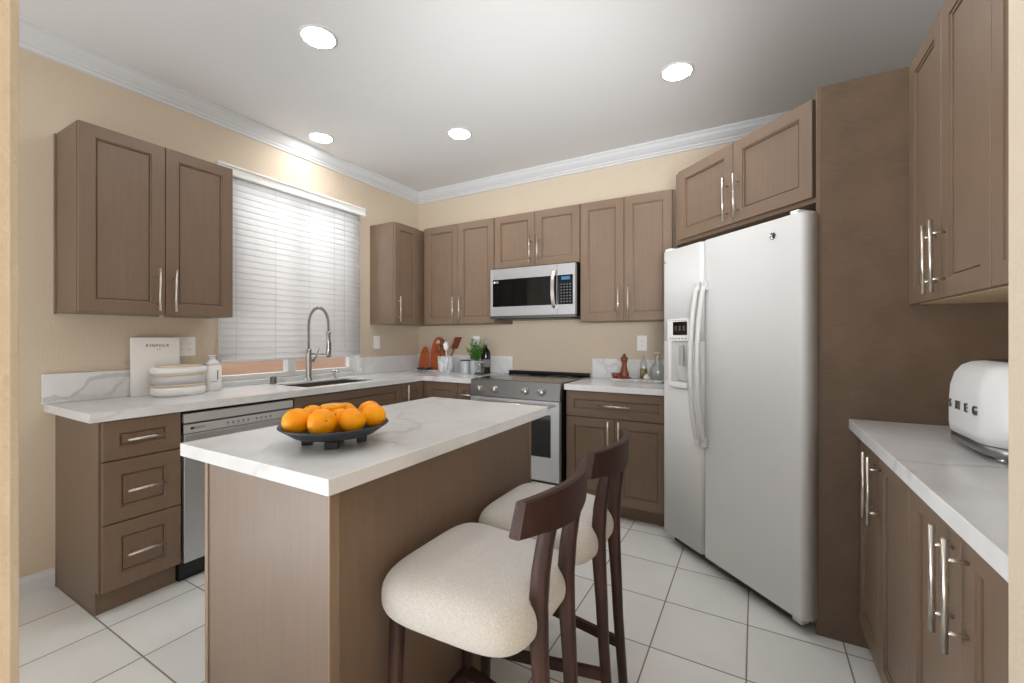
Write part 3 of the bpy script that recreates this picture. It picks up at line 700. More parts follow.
# toaster on the right counter
t = thing('toaster', 'white retro toaster with chrome base on the right counter', 'toaster', (0.626, 1.735, CZ1), RR)
def rrect(hx, hy, r, n=6):
    P = []
    for cx, cy, a0 in ((hx-r, hy-r, 0), (-hx+r, hy-r, 90), (-hx+r, -hy+r, 180), (hx-r, -hy+r, 270)):
        for i in range(n+1): a = R(a0+90.0*i/n); P.append((cx+r*cos(a), cy+r*sin(a)))
    return P
def loftz(prof, n=6):
    return MB().loft([[(x, y, z) for x, y in rrect(hx, hy, min(r, hx*0.99, hy*0.99), n)] for hx, hy, r, z in prof])
TB = [(0.168, 0.098, 0.075, 0.044), (0.171, 0.101, 0.078, 0.070), (0.171, 0.101, 0.078, 0.130), (0.168, 0.098, 0.076, 0.185), (0.160, 0.090, 0.072, 0.222), (0.146, 0.076, 0.064, 0.246), (0.125, 0.056, 0.05, 0.258), (0.10, 0.035, 0.034, 0.261)]
loftz(TB, 8).build('toaster_body', FRIDGE, t)
loftz([(0.150, 0.080, 0.06, 0.012), (0.166, 0.097, 0.074, 0.018), (0.1655, 0.0965, 0.074, 0.0435)], 8).build('base_ring', STEELM, t)
for x_ in (-0.115, 0.115):
    for y_ in (-0.055, 0.055): MB().lathe([(0, 0), (0.016, 0), (0.018, 0.004), (0.020, 0.0125), (0, 0.0125)], 16, c=(x_, y_, 0)).build('foot', CHROME, t)
MB().box(-0.115, 0.115, -0.030, 0.030, 0.2612, 0.2645, 0.003).build('slot_surround', CHROME, t)
MB().box(-0.10, 0.10, -0.014, 0.014, 0.2646, 0.2656).build('slot', BLACK, t)
for i, ch in enumerate('SMEG'): text('letter', ch, 0.036, STEELD, t, (-0.085+i*0.057, -0.1035, 0.128), FRONT, depth=0.002)
MB().box(0.171, 0.185, -0.012, 0.012, 0.15, 0.165, 0.004).build('lever', CHROME, t)

# ------------------------------------------------------------------ sink, faucet
t = thing('sink', 'stainless steel sink basin set in the worktop under the window', 'sink', ((SX0+SX1)/2, (SY0+SY1)/2, 0))
hx, hy = (SX1-SX0)/2, (SY1-SY0)/2
bz = MB(); e = 0.006
bz.box(-hx-0.02, -hx-0.0005, -hy-0.02, hy+0.02, 0.868, 0.8735).box(hx+0.0005, hx+0.02, -hy-0.02, hy+0.02, 0.868, 0.8735).box(-hx, hx, -hy-0.02, -hy-0.0005, 0.868, 0.8735).box(-hx, hx, hy+0.0005, hy+0.02, 0.868, 0.8735)
i0, i1 = hx-0.004, hy-0.004
bz.box(-hx+0.0005, -i0, -i1, i1, 0.69, 0.902).box(i0, hx-0.0005, -i1, i1, 0.69, 0.902).box(-hx+0.0005, hx-0.0005, -hy+0.0005, -i1, 0.69, 0.902).box(-hx+0.0005, hx-0.0005, i1, hy-0.0005, 0.69, 0.902).box(-hx+0.0005, hx-0.0005, -hy+0.0005, hy-0.0005, 0.686, 0.690)
bz.build('basin', BASIN, t)
MB().lathe([(0, 0), (0.042, 0), (0.045, 0.003), (0.03, 0.004), (0, 0.002)], 24, c=(0, 0, 0.6902)).build('drain', CHROME, t)
t = thing('faucet', 'chrome spring pull-down faucet standing behind the sink', 'faucet', (-2.985, 2.105, CZ1))
MB().lathe([(0, 0), (0.030, 0), (0.030, 0.006), (0.024, 0.012), (0.022, 0.03), (0.021, 0.20), (0.022, 0.235), (0.016, 0.245), (0.0, 0.246)], 24).build('faucet_body', CHROME, t)
arc = [(0, 0, 0.24), (0, 0, 0.30), (0, 0, 0.36), (0, 0, 0.43)]
for k in range(1, 13): a = pi*k/12; arc.append((0.115-0.115*cos(a), 0, 0.43+0.125*sin(a)))
arc += [(0.230, 0, 0.41), (0.230, 0, 0.375)]
MB().tube(arc, 0.0072, 10).build('hose', STEELD, t)
# spring coil round the hose
def resample(pts, n):
    P = [Vector(p) for p in pts]; L = [0]
    for a, b in zip(P, P[1:]): L.append(L[-1]+(b-a).length)
    out = []
    for i in range(n):
        s_ = L[-1]*i/(n-1); k = max(j for j in range(len(L)) if L[j] <= s_+1e-9); k = min(k, len(P)-2)
        f = (s_-L[k])/(L[k+1]-L[k]); out.append((P[k].lerp(P[k+1], f), (P[k+1]-P[k]).normalized()))
    return out
turns = 46; coil = []
for i, (p, tg) in enumerate(resample(arc, turns*8)):
    u_ = Vector((0, 1, 0)); v_ = tg.cross(u_); a = 2*pi*i/8; coil.append(p+(u_*cos(a)+v_*sin(a))*0.0105)
MB().tube(coil, 0.0022, 5).build('spring', CHROME, t)
MB().lathe([(0, 0), (0.014, 0), (0.019, 0.012), (0.018, 0.06), (0.014, 0.10), (0.014, 0.17), (0.017, 0.175), (0.017, 0.19), (0.0, 0.192)], 20, c=(0.230, 0, 0.185)).build('spray_head', CHROME, t)
MB().box(0.245, 0.256, -0.006, 0.006, 0.22, 0.30, 0.003).build('spray_trigger', STEELD, t)
ah = MB().tube([(0.0, 0, 0.205), (0.215, 0, 0.205)], 0.0065, 10); ah.tube([(0.230+0.021*cos(2*pi*k/20), 0.021*sin(2*pi*k/20), 0.205) for k in range(21)], 0.004, 6, False); ah.build('holder_arm', CHROME, t)
MB().tube([(0.0, 0.0, 0.15), (0.0, 0.045, 0.15)], 0.013, 12).build('valve', CHROME, t)
MB().tube([(0.0, 0.04, 0.15), (0.018, 0.058, 0.19), (0.03, 0.070, 0.25)], [0.006, 0.005, 0.004], 10).build('lever', CHROME, t)
t = thing('soap_dispenser', 'small chrome soap dispenser right of the faucet', 'soap dispenser', (-2.985, 2.335, CZ1))
MB().lathe([(0, 0), (0.022, 0), (0.022, 0.005), (0.012, 0.010), (0.010, 0.045), (0.016, 0.05), (0.016, 0.066), (0, 0.068)], 20).build('pump', CHROME, t)
MB().tube([(0, 0, 0.060), (0.05, 0, 0.062), (0.065, 0, 0.052)], 0.005, 8).build('spout', CHROME, t)
t = MB().lathe([(0, 0), (0.021, 0), (0.022, 0.002), (0.022, 0.050), (0.019, 0.056), (0, 0.057)], 24).build('air_gap_cap', GREYP, loc=(-2.99, 1.83, CZ1)); t.data.materials[0] = STEELD
tag(t, 'small grey cylinder cap on the worktop left of the faucet', 'sink cap')

# ------------------------------------------------------------------ blind
t = thing('window_blind', 'white horizontal blind hanging over the kitchen window', 'window blind', (XL, WY0, 0))
bw = 2.645-WY0
v = MB().loft([[(p, y_, 2.381-q) for p, q in ((0.001, 0), (0.078, 0), (0.080, 0.004), (0.080, 0.012), (0.072, 0.016), (0.072, 0.046), (0.078, 0.052), (0.078, 0.066), (0.070, 0.070), (0.060, 0.070), (0.060, 0.01), (0.001, 0.01))] for y_ in (-0.036, 1.166)], smooth=False)
v.box(0.001, 0.060, -0.036, -0.030, 2.311, 2.371).box(0.001, 0.060, 1.160, 1.166, 2.311, 2.371)
v.build('valance', PLASTIC, t)
MB().box(0.003, 0.052, 0, bw, 2.318, 2.366).build('headrail', TRIMW, t)
sl = MB(); z_ = 2.300; tilt = R(70); pitch = 0.0425
while z_ > 1.105:
    rings = []
    for y_ in (-0.004, bw):
        top, bot = [], []
        for k in range(7):
            q = -0.025+0.05*k/6; cv = 0.0035*(1-(q/0.025)**2)
            for lst, th in ((top, 0.0008), (bot, -0.0008)):
                lst.append((0.030+q*cos(tilt)+(cv+th)*sin(tilt), y_, z_-q*sin(tilt)+(cv+th)*cos(tilt)))
        rings.append(top+bot[::-1])
    sl.loft(rings); z_ -= pitch
sl.build('slats', SLAT, t)
MB().box(0.006, 0.050, -0.004, bw, 1.080, 1.096, 0.003).build('bottom_rail', TRIMW, t)
cd = MB()
for y_ in (0.09, 0.36, 0.63, 0.86, 1.06): cd.tube([(0.050, y_, 1.085), (0.052, y_, 2.32)], 0.0010, 5); cd.tube([(0.010, y_, 1.085), (0.010, y_, 2.32)], 0.0010, 5)
cd.build('ladder_cords', CORD, t)
tl = MB().tube([(0.062, 0.95, 2.31), (0.062, 0.95, 1.20)], 0.0012, 5)
tl.lathe([(0, 0), (0.005, 0.004), (0.004, 0.03), (0, 0.034)], 10, c=(0.062, 0.95, 1.17)); tl.build('lift_cord', CORD, t)

# ------------------------------------------------------------------ recessed lights
for x_, y_, lb in ((-1.893, 1.389, 'lit round recessed ceiling light nearest the camera, above the island'), (-0.383, 2.562, 'lit round recessed ceiling light in front of the refrigerator cabinet'), (-1.887, 2.554, 'lit round recessed ceiling light in front of the range'), (-2.826, 2.095, 'lit round recessed ceiling light close to the crown moulding above the window'), (-0.383, 1.389, 'lit round recessed ceiling light above the stools, out of the frame')):
    t = thing('recessed_light', lb, 'ceiling light', (x_, y_, ZC), 0, 'recessed ceiling lights')
    MB().lathe([(0.077, -0.001), (0.077, -0.006), (0.080, -0.007), (0.090, -0.003), (0.090, 0.0), (0.077, -0.001)], 36).build('trim_ring', TRIMW, t)
    MB().lathe([(0, -0.005), (0.0765, -0.005), (0.0765, -0.002), (0, -0.002)], 36).build('lens', LENS, t)

# ------------------------------------------------------------------ wall plates
def plate(label, loc, rz, w=0.075, h=0.118, kind='outlet', name='wall_outlet'):
    t = thing(name, label, 'outlet' if kind == 'outlet' else 'switch', loc, rz)
    MB().box(-w/2, w/2, -0.006, -0.0005, -h/2, h/2, 0.0025).build('cover_plate', PLASTIC, t)
    ng = 2 if w > 0.1 else 1
    for k in range(ng):
        cx = (k-(ng-1)/2)*0.046
        MB().box(cx-0.017, cx+0.017, -0.0078, -0.0062, -0.033, 0.033, 0.0008, 1).build('rocker' if kind != 'outlet' else 'receptacle', PLASTIC, t)
        if kind == 'outlet':
            s_ = MB()
            for zz in (-0.018, 0.018):
                for dx in (-0.006, 0.006): s_.box(cx+dx-0.001, cx+dx+0.001, -0.0083, -0.0079, zz-0.005, zz+0.005)
            s_.build('slots', GREYINK, t)
    return t
plate('double white wall plate behind the white book', (XL, 1.318, 1.188), LR, 0.118, 0.118)
plate('white wall plate between the window and the corner cabinet', (XL, 2.868, 1.200), LR, kind='switch', name='wall_switch')
plate('white wall outlet behind the potted herb', (-2.342, YB, 1.200), BR)
plate('white wall outlet above the pepper mill and oil bottle', (-0.775, YB, 1.200), BR)

# ------------------------------------------------------------------ left counter items
t = thing('book', 'white hardcover book standing against the wall on the left worktop', 'book', (-3.021, 1.042, CZ1), LR)
t.rotation_euler = (R(-0.8), 0, LR)
MB().box(0, 0.230, 0.0, 0.003, 0, 0.330, 0.001, 1).build('front_cover', PAPER, t)
MB().box(0.004, 0.226, 0.0032, 0.0188, 0.004, 0.326).build('page_block', mat('page_edges', rgb(232, 230, 224), 0.8), t)
MB().box(0, 0.230, 0.019, 0.022, 0, 0.330, 0.001, 1).build('back_cover', PAPER, t)
MB().box(-0.0005, 0.003, 0.003, 0.019, 0, 0.330).build('spine', PAPER, t)
text('title_lettering', 'KINFOLK', 0.0225, INK, t, (0.120, -0.0004, 0.283), FRONT, 1.3, bold=0.0002)
text('subtitle_lettering', 'HOME', 0.007, GREYINK, t, (0.127, -0.0004, 0.262), FRONT, 1.3)
t = thing('bread_bin', 'round white two-tier bread bin with pale wood bands', 'bread bin', (-2.895, 1.213, CZ1), LR)
el = lambda a, b, z0, z1, bev=0.0: MB().prism([(a*abs(cos(2*pi*k/48))**0.8*(1 if cos(2*pi*k/48) >= 0 else -1), b*abs(sin(2*pi*k/48))**0.8*(1 if sin(2*pi*k/48) >= 0 else -1)) for k in range(48)], z0, z1, bev)
el(0.128, 0.100, 0.0, 0.056, 0.012).build('base', PLASTIC, t)
el(0.127, 0.099, 0.0565, 0.064, 0.001).build('wood_band', PALEW, t)
el(0.123, 0.096, 0.0645, 0.118).build('clear_wall', FROST, t)
el(0.127, 0.099, 0.1185, 0.126, 0.001).build('wood_band', PALEW, t)
el(0.130, 0.102, 0.1265, 0.163, 0.008).build('lid', PLASTIC, t)
el(0.106, 0.080, 0.1635, 0.172, 0.001).build('lid_inset', PALEW, t)
t = MB().vbox(-0.06, -0.01, -0.03, 0.03, 0.0671, 0.105, 0.02).vbox(0.015, 0.10, -0.035, 0.035, 0.0671, 0.100, 0.03).build('bread_roll', mat('bread_crust', rgb(196, 170, 146), 0.8), loc=(-2.895, 1.213, CZ1), rot=(0, 0, LR))
tag(t, 'pale baked bread seen through the clear wall of the bread bin', 'bread')
t = thing('soap_bottle', 'squat white bottle with a black label line beside the bread bin', 'bottle', (-2.945, 1.412, CZ1), LR)
MB().vbox(-0.046, 0.046, -0.034, 0.034, 0, 0.160, 0.022, 6, 0.006).loft([[(x, y, z) for x, y in rrect(hx_, hy_, r_)] for hx_, hy_, r_, z in ((0.044, 0.032, 0.022, 0.1602), (0.034, 0.028, 0.022, 0.178), (0.018, 0.018, 0.0175, 0.192), (0.016, 0.016, 0.0155, 0.196))]).build('bottle_body', PLASTIC, t)
MB().lathe([(0, 0.1965), (0.019, 0.1965), (0.019, 0.205), (0.013, 0.207), (0.013, 0.212), (0.021, 0.213), (0.021, 0.220), (0, 0.221)], 24).build('cap', PLASTIC, t)
lb_ = MB().box(0.012, 0.017, -0.0350, -0.0342, 0.068, 0.128).box(-0.028, 0.014, -0.0350, -0.0342, 0.056, 0.0585).build('label_print', INK, t)

# ------------------------------------------------------------------ corner items
t = thing('marble_board', 'thin white marble slab under the cutting boards in the corner', 'board', (-2.80, 3.33, CZ1))
MB().vbox(-0.19, 0.10, -0.05, 0.09, 0, 0.012, 0.012, 4, 0.002).build('slab', MARBLE, t)
def lean_board(name, label, loc, w, h, ang, rz, hole, m, shape):
    t = thing(name, label, 'cutting board', loc, 0, 'leaning cutting boards')
    M = ZL(rz) @ Matrix.Rotation(R(-ang), 4, 'X') @ Matrix.Rotation(R(90), 4, 'X')
    if shape == 'round':
        P = [(w*0.5*cos(a), h*0.36+h*0.36*sin(a)) for a in [pi+pi*k/18 for k in range(19)]]
        P = [(w*0.42, 0.0), (w*0.5, h*0.12), (w*0.5, h*0.45), (w*0.40, h*0.70), (w*0.2, h*0.92), (w*0.06, h), (-w*0.08, h), (-w*0.25, h*0.90), (-w*0.42, h*0.68), (-w*0.5, h*0.42), (-w*0.5, h*0.12), (-w*0.42, 0.0)]
    else:
        P = [(w*0.5, 0.0), (w*0.5, h*0.55), (w*0.44, h*0.72), (w*0.30, h*0.90), (w*0.14, h*0.985), (0, h), (-w*0.14, h*0.985), (-w*0.30, h*0.90), (-w*0.44, h*0.72), (-w*0.5, h*0.55), (-w*0.5, 0.0)]
    b_ = MB().prism(P, 0, 0.018, 0.002, M=M, smooth_sides=False)
    o = b_.build('board', m, t)
    if hole:
        MB().lathe([(0.013, 0.0), (0.026, 0.0), (0.026, 0.0012), (0.013, 0.0012), (0.013, 0.0)], 20, M=M @ Matrix.Translation((0, h*0.82, 0.0185))).build('hole_rim', PALEW, t)
        MB().lathe([(0, 0), (0.0125, 0), (0.0125, 0.0008), (0, 0.0008)], 16, M=M @ Matrix.Translation((0, h*0.82, 0.0185))).build('hang_hole', PAPER, t)
    return t
lean_board('cutting_board', 'tall orange-brown wooden board with hang hole leaning in the corner', (-2.783, 3.40, CZ1+0.0125), 0.17, 0.325, 6, 0.10, True, BOARD, 'arch')
lean_board('cutting_board', 'small pointed orange-brown board leaning left of the tall one', (-2.942, 3.375, CZ1+0.0125), 0.13, 0.225, 8, -0.12, False, BOARD, 'round')
t = MB().lathe([(0, 0), (0.060, 0), (0.075, 0.006), (0.078, 0.018), (0.070, 0.018), (0.066, 0.009), (0, 0.007)], 32).build('small_dish', DARKG, loc=(-2.87, 3.305, CZ1+0.0125))
tag(t, 'small dark dish in front of the pointed cutting board', 'dish')
t = thing('utensil_crock', 'grey marble crock holding cooking utensils in the corner', 'crock', (-2.585, 3.28, CZ1))
MB().lathe([(0, 0), (0.074, 0), (0.078, 0.004), (0.078, 0.150), (0.074, 0.153), (0.068, 0.153), (0.068, 0.012), (0, 0.012)], 32).build('crock_body', MARBLE, t)
def utensil(name, label, base, top, build):
    t = thing(name, label, 'utensil', base)
    d = Vector(top)-Vector(base); L = d.length
    M = d.to_track_quat('Z', 'Y').to_matrix().to_4x4()
    build(t, L, M); return t
cz = CZ1+0.013
def spat(t, L, M):
    MB().tube([(0, 0, 0), (0, 0, L*0.68)], [0.006, 0.0075], 8, M=M).build('shaft', BROWN, t)
    MB().box(-0.043, 0.043, -0.003, 0.003, L*0.66, L, 0.0025, M=M).build('blade', BROWN, t)
def spoon(m):
    def f(t, L, M):
        MB().tube([(0, 0, 0), (0, 0, L*0.80)], [0.005, 0.006], 8, M=M).build('shaft', m, t)
        MB().ball((0, 0, L*0.88), 0.036, 16, M=M, scale=(0.72, 0.62, 1.3)).build('spoon_bowl', m, t)
    return f
utensil('wooden_spatula', 'brown wooden spatula tilted right in the marble crock', (-2.605, 3.305, cz), (-2.430, 3.275, 1.248), spat)
utensil('serving_spoon', 'white serving spoon standing in the marble crock', (-2.572, 3.272, cz), (-2.546, 3.232, 1.195), spoon(PLASTIC))
utensil('wooden_spoon', 'round brown wooden spoon at the left of the crock', (-2.602, 3.325, cz), (-2.672, 3.328, 1.225), spoon(BROWN))
utensil('wooden_fork', 'short reddish wooden spoon at the centre of the crock', (-2.605, 3.262, cz), (-2.640, 3.235, 1.175), spoon(BROWN))
t = thing('canister', 'small grey tin canister left of the potted herb', 'canister', (-2.308, 3.215, CZ1))
MB().lathe([(0, 0), (0.046, 0), (0.047, 0.003), (0.047, 0.125), (0.044, 0.127), (0.042, 0.125), (0.042, 0.006), (0, 0.006)], 28).build('canister_body', GALV, t)
MB().lathe([(0.0472, 0.119), (0.0495, 0.119), (0.0495, 0.128), (0.0472, 0.128), (0.0472, 0.119)], 28).build('rim', DARKG, t)
t = thing('potted_herb', 'green potted herb in a grey planter beside the range', 'plant', (-2.205, 3.225, CZ1))
MB().lathe([(0, 0), (0.048, 0), (0.050, 0.004), (0.050, 0.122), (0.046, 0.124), (0.044, 0.12), (0.044, 0.10), (0, 0.10)], 28).build('planter', GALV, t)
MB().lathe([(0, 0.1005), (0.0435, 0.1005), (0.0435, 0.106), (0, 0.108)], 24).build('soil', SOIL, t)
st = MB(); lf = MB()
for k in range(40):
    a = random.uniform(0, 2*pi); r0 = random.uniform(0, 0.03); sp_ = random.uniform(0.01, 0.095); h_ = random.uniform(0.11, 0.235)*(1-0.35*sp_/0.095)
    p0 = Vector((r0*cos(a), r0*sin(a), 0.105)); p1 = Vector((sp_*cos(a), sp_*sin(a)*0.8, 0.11+h_))
    st.tube([p0, p0.lerp(p1, 0.5)+Vector((0, 0, 0.01)), p1], [0.0016, 0.0012, 0.0008], 5)
    for j in range(8):
        q = p0.lerp(p1, 0.25+0.75*j/7.0); b2 = random.uniform(0, 2*pi); d = Vector((cos(b2), sin(b2), random.uniform(0.2, 0.9))).normalized(); L = random.uniform(0.026, 0.046); sd = d.cross(Vector((0, 0, 1))).normalized()*L*0.24
        b = bmesh.new(); nrm = d.cross(sd).normalized()*0.002
        vs = [b.verts.new(q), b.verts.new(q+d*L*0.45+sd), b.verts.new(q+d*L), b.verts.new(q+d*L*0.45-sd), b.verts.new(q+d*L*0.5+nrm)]
        for i in range(4): b.faces.new((vs[i], vs[(i+1) % 4], vs[4]))
        lf._add(b)
st.build('stems', LEAF, t); lf.build('foliage', LEAF, t)
t = thing('dark_bottle', 'dark glass bottle standing behind the clear jar by the range', 'bottle', (-2.172, 3.345, CZ1))
MB().lathe([(0, 0), (0.042, 0), (0.045, 0.004), (0.045, 0.185), (0.040, 0.205), (0.018, 0.235), (0.014, 0.25), (0.014, 0.285), (0, 0.286)], 28).build('bottle_body', BROWNBOTTLE, t)
MB().lathe([(0.0145, 0.26), (0.017, 0.26), (0.017, 0.315), (0.0, 0.317)], 20).build('neck_foil', GREYP, t)
MB().lathe([(0.0455, 0.06), (0.0460, 0.06), (0.0460, 0.13), (0.0455, 0.13)], 28).build('bottle_label', GREYINK, t)
t = thing('glass_jar', 'clear glass jar beside the potted herb, in front of dark bottle', 'jar', (-2.112, 3.150, CZ1))
MB().lathe([(0, 0), (0.042, 0), (0.045, 0.004), (0.045, 0.112), (0.043, 0.112), (0.042, 0.006), (0, 0.006)], 28).build('jar_wall', THINGLASS, t)
MB().lathe([(0.042, 0.1125), (0.047, 0.1125), (0.047, 0.121), (0.042, 0.121), (0.042, 0.1125)], 28).build('jar_rim', GREYP, t)
MB().lathe([(0, 0.0065), (0.0415, 0.0065), (0.0415, 0.022), (0, 0.024)], 24).build('jar_contents', SOIL, t)

# ------------------------------------------------------------------ items on the short right-hand worktop
t = thing('serving_tray', 'long white marble tray with wooden edge beside the refrigerator', 'tray', (-0.775, 3.29, CZ1))
MB().vbox(-0.19, 0.20, -0.075, 0.085, 0.006, 0.018, 0.02, 5, 0.002).build('tray_top', MARBLE, t)
MB().vbox(-0.18, 0.19, -0.065, 0.075, 0, 0.0055, 0.02, 5).build('tray_base', PALEW, t)
tz = CZ1+0.0182
t = MB().lathe([(0, 0), (0.068, 0), (0.070, 0.003), (0.070, 0.007), (0, 0.008)], 28).build('wooden_coaster', BROWN, loc=(-0.895, 3.295, tz))
tag(t, 'round brown wooden coaster under the pepper mill', 'coaster')
t = thing('pepper_mill', 'tall brown turned wooden pepper mill on a coaster', 'pepper mill', (-0.876, 3.303, tz+0.0082))
MB().lathe([(0, 0), (0.033, 0), (0.035, 0.006), (0.034, 0.03), (0.026, 0.055), (0.019, 0.085), (0.018, 0.105), (0.024, 0.122), (0, 0.123)], 24).build('mill_body', BROWN, t)
MB().lathe([(0.020, 0.1235), (0.026, 0.128), (0.027, 0.145), (0.022, 0.155), (0.010, 0.158), (0.009, 0.166), (0.012, 0.172), (0.009, 0.178), (0, 0.179)], 24).build('mill_head', BROWN, t)
t = MB().lathe([(0, 0), (0.018, 0), (0.030, 0.012), (0.032, 0.032), (0.028, 0.032), (0.025, 0.014), (0, 0.008)], 24).build('pinch_bowl', BROWN, loc=(-0.930, 3.262, tz+0.0082))
tag(t, 'tiny brown wooden pinch bowl left of the pepper mill', 'bowl')
t = thing('oil_bottle', 'glass bottle half full of olive oil beside the pepper mill', 'bottle', (-0.732, 3.31, tz))
MB().lathe([(0, 0), (0.027, 0), (0.029, 0.004), (0.029, 0.118), (0.024, 0.132), (0.012, 0.146), (0.010, 0.165), (0.0085, 0.165), (0.0105, 0.146), (0.0225, 0.130), (0.0275, 0.116), (0.0275, 0.006), (0, 0.005)], 24).build('bottle_glass', THINGLASS, t)
MB().lathe([(0, 0.0065), (0.0265, 0.0065), (0.0265, 0.078), (0, 0.079)], 24).build('oil', OIL, t)
MB().lathe([(0, 0.1655), (0.012, 0.1655), (0.011, 0.180), (0, 0.183)], 16).build('stopper', GREYP, t)
t = MB().lathe([(0, 0), (0.014, 0.001), (0.024, 0.010), (0.022, 0.022), (0.010, 0.032), (0.004, 0.044), (0, 0.045)], 14).build('garlic_bulb', GARLIC, loc=(-0.700, 3.25, tz))
tag(t, 'small pale garlic bulb in front of the oil bottle', 'garlic')
t = thing('glass_carafe', 'round clear glass carafe partly hidden by the refrigerator', 'carafe', (-0.632, 3.32, tz))
MB().lathe([(0, 0), (0.040, 0), (0.055, 0.02), (0.062, 0.05), (0.056, 0.085), (0.034, 0.115), (0.022, 0.14), (0.024, 0.20), (0.022, 0.20), (0.020, 0.14), (0.032, 0.115), (0.054, 0.085), (0.060, 0.05), (0.053, 0.022), (0.038, 0.004), (0, 0.004)], 28).build('carafe_glass', THINGLASS, t)
MB().lathe([(0.0235, 0.192), (0.027, 0.192), (0.027, 0.204), (0.0235, 0.204), (0.0235, 0.192)], 20).build('rim', PALEW, t)

# ------------------------------------------------------------------ bowl of oranges on the island
BX, BY = -1.150, 0.903
t = thing('fruit_bowl', 'dark footed bowl of oranges on the island', 'bowl', (BX, BY, CZ1))
MB().lathe([(0, 0.018), (0.07, 0.018), (0.12, 0.030), (0.155, 0.054), (0.162, 0.059), (0.160, 0.063), (0.152, 0.060), (0.115, 0.038), (0.07, 0.025), (0, 0.024)], 56).build('bowl_body', BOWL, t)
for k in range(4):
    a = R(45+90*k); M = Matrix.Translation((0.080*cos(a), 0.080*sin(a), 0)) @ ZL(a)
    MB().box(-0.015, 0.015, -0.019, 0.019, 0.0, 0.022, 0.003, M=M).build('foot', BOWL, t)
def orange(label, x, y, z, r=0.0415, squash=0.95, tilt=(0, 0)):
    x, y, z = x*0.966, y*0.966, z+0.006
    b = MB().lathe([(0, -squash*r)]+[(r*sin(pi*k/20), -squash*r*cos(pi*k/20)-(0.002 if k > 18 else 0)) for k in range(1, 20)]+[(0, squash*r-0.0045)], 28)
    o = b.build('orange', ORANGE, loc=(x, y, z), rot=(tilt[0], tilt[1], random.uniform(0, 6)))
    tag(o, label, 'orange', 'oranges in the dark bowl')
    MB().lathe([(0, 0.0), (0.0028, 0.0), (0.0022, 0.002), (0, 0.0025)], 8, c=(0, 0, squash*r-0.004)).build('stem_end', STEM, o)
    return o
Z0 = CZ1+0.075
orange('whole orange at the left end of the bowl', -1.240, 0.834, Z0-0.004, tilt=(0.4, -0.5))
orange('whole orange in the front row, second from the left', -1.156, 0.861, Z0-0.004, tilt=(1.2, 0.6))
orange('whole orange in the front row, third from the left', -1.103, 0.930, Z0-0.003, 0.039, tilt=(0.5, 0.3))
orange('whole orange at the right end of the bowl', -1.107, 1.021, Z0-0.003, 0.0385, tilt=(0.2, 0.9))
orange('whole orange half hidden in the middle of the bowl', -1.190, 0.950, Z0-0.016, tilt=(0.8, 0.2))
orange('whole orange behind the leftmost one, mostly hidden', -1.275, 0.912, Z0-0.004, 0.038, tilt=(0.3, 0.2))
orange('whole orange at the back of the bowl beside the cut half', -1.241, 1.015, Z0-0.006, 0.038, tilt=(0.3, -0.2))
orange('whole orange at the back right of the bowl', -1.190, 1.076, Z0-0.004, 0.038, tilt=(0.2, 0.3))
h_ = MB().lathe([(0, -0.038)]+[(0.040*sin(pi*k/20), -0.038*cos(pi*k/20)) for k in range(1, 11)]+[(0.0375, 0.001), (0.0, 0.001)], 28).build('orange_half', ORANGE, loc=(-1.185, 0.925, Z0+0.036), rot=(0.0, 0.0, 0))
tag(h_, 'halved orange lying cut side up on top of the pile', 'orange', 'oranges in the dark bowl')
MB().lathe([(0, 0.0012), (0.0365, 0.0012), (0.0365, 0.0022), (0, 0.003)], 28).build('cut_face', PULP, h_)

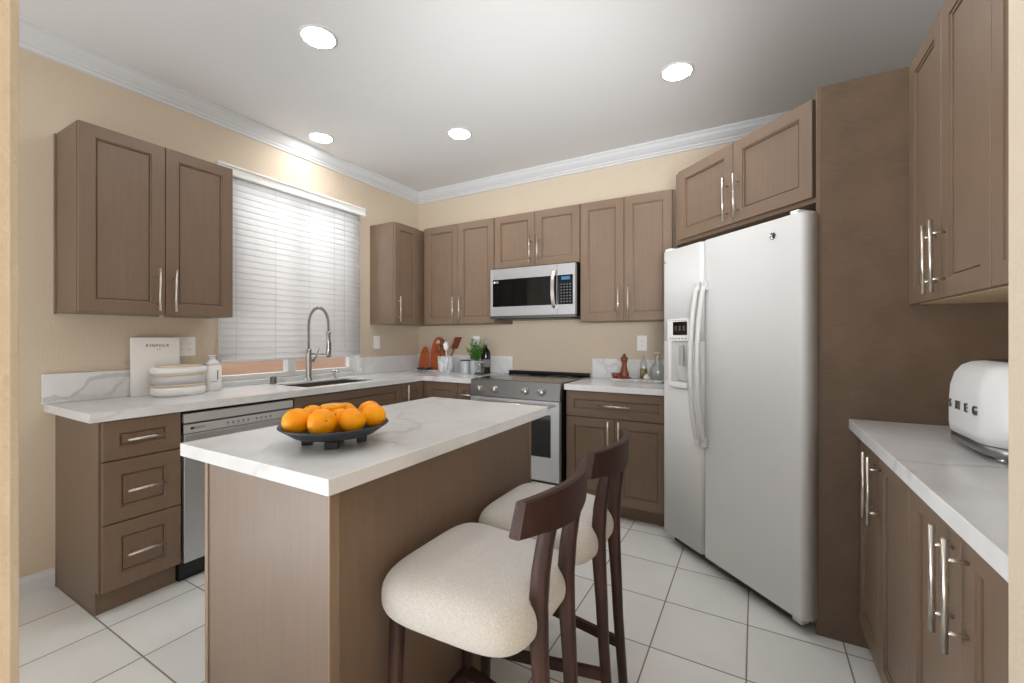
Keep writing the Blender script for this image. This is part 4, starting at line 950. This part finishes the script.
# ------------------------------------------------------------------ stools
def make_stool(label, yc):
    t = thing('counter_stool', label, 'stool', (-0.635, yc, 0), 0, 'counter stools at the island')
    # seat cushion: a puffy rounded block that narrows to the back
    nu, nv = 56, 22; rings = []
    for j in range(nv+1):
        v_ = -pi/2+pi*j/nv; cv = max(cos(v_), 0.0)**0.34; sv = (1 if v_ >= 0 else -1)*abs(sin(v_))**0.85
        ring = []
        for i in range(nu):
            u_ = 2*pi*i/nu; cx = abs(cos(u_))**0.42*(1 if cos(u_) >= 0 else -1); sy = abs(sin(u_))**0.42*(1 if sin(u_) >= 0 else -1)
            x = -0.0205+0.2155*cx*cv; wy = 0.222-0.026*(cx*cv+1)*0.5; y = wy*sy*cv
            z = 0.574+(0.074 if sv > 0 else 0.070)*sv - (0.006*(cx*cv) if sv > 0 else 0.0)
            ring.append((x, y, z))
        rings.append(ring)
    MB().loft(rings).build('seat', FABRIC, t)
    MB().box(-0.150, 0.100, -0.120, 0.120, 0.510, 0.532, 0.004).build('seat_frame', WALNUT, t)
    def sect(p, hx, hy): return [(p[0]+hx*a, p[1]+hy*b, p[2]) for a, b in ((-1, -.55), (-.55, -1), (.55, -1), (1, -.55), (1, .55), (.55, 1), (-.55, 1), (-1, .55))]
    for s_ in (-1, 1):
        # front leg, slightly splayed
        fl = [(-0.192, s_*0.172, 0.0), (-0.188, s_*0.164, 0.25), (-0.182, s_*0.156, 0.545)]
        MB().loft([sect(p, h, h) for p, h in zip(fl, (0.0135, 0.017, 0.019))]).build('leg', WALNUT, t)
        bl = [(0.222, 0.0), (0.214, 0.10), (0.203, 0.25), (0.196, 0.39), (0.188, 0.52), (0.186, 0.61), (0.192, 0.69), (0.203, 0.76), (0.216, 0.815), (0.224, 0.855)]
        wd = (0.014, 0.015, 0.016, 0.018, 0.021, 0.022, 0.021, 0.019, 0.018, 0.014)
        MB().loft([sect((x+0.003, 0.008+s_*0.085, z), h, 0.0155+0.002*(z > 0.7)) for (x, z), h in zip(bl, wd)]).build('leg', WALNUT, t)
        p0, p1 = (-0.188, s_*0.166), (0.212, 0.008+s_*0.085)
        MB().loft([[(x_, y_-0.0085, 0.132), (x_, y_+0.0085, 0.132), (x_, y_+0.0085, 0.166), (x_, y_-0.0085, 0.166)] for x_, y_ in (p0, p1)], smooth=False).build('stretcher', WALNUT, t)
    MB().box(-0.198, -0.178, -0.165, 0.165, 0.140, 0.172, 0.003).build('footrest', WALNUT, t)
    rings = []
    for k in range(25):
        f = -1+2*k/24.0; y = 0.006+0.196*f; xm = 0.237-0.046*f*f
        zb = 0.815-0.010*(1-f*f) if abs(f) > 0.62 else 0.805-0.012*(0.62-abs(f))/0.62
        zt = 0.893+0.006*(1-f*f); th = 0.0135
        sk = 0.008*f
        rings.append([(xm-th, y+sk, zb+0.003), (xm-th*0.7, y+sk, zb), (xm+th*0.7, y+sk, zb), (xm+th, y+sk, zb+0.003), (xm+th+0.006, y-sk, zt-0.004), (xm+th*0.6+0.006, y-sk, zt), (xm-th*0.4+0.006, y-sk, zt), (xm-th*0.8+0.006, y-sk, zt-0.004)])
    MB().loft(rings, smooth=False).build('backrest', WALNUT, t)
    return t
make_stool('cream upholstered walnut stool at the near end of the island', 0.992)
make_stool('cream upholstered walnut stool at the far end of the island', 1.440)
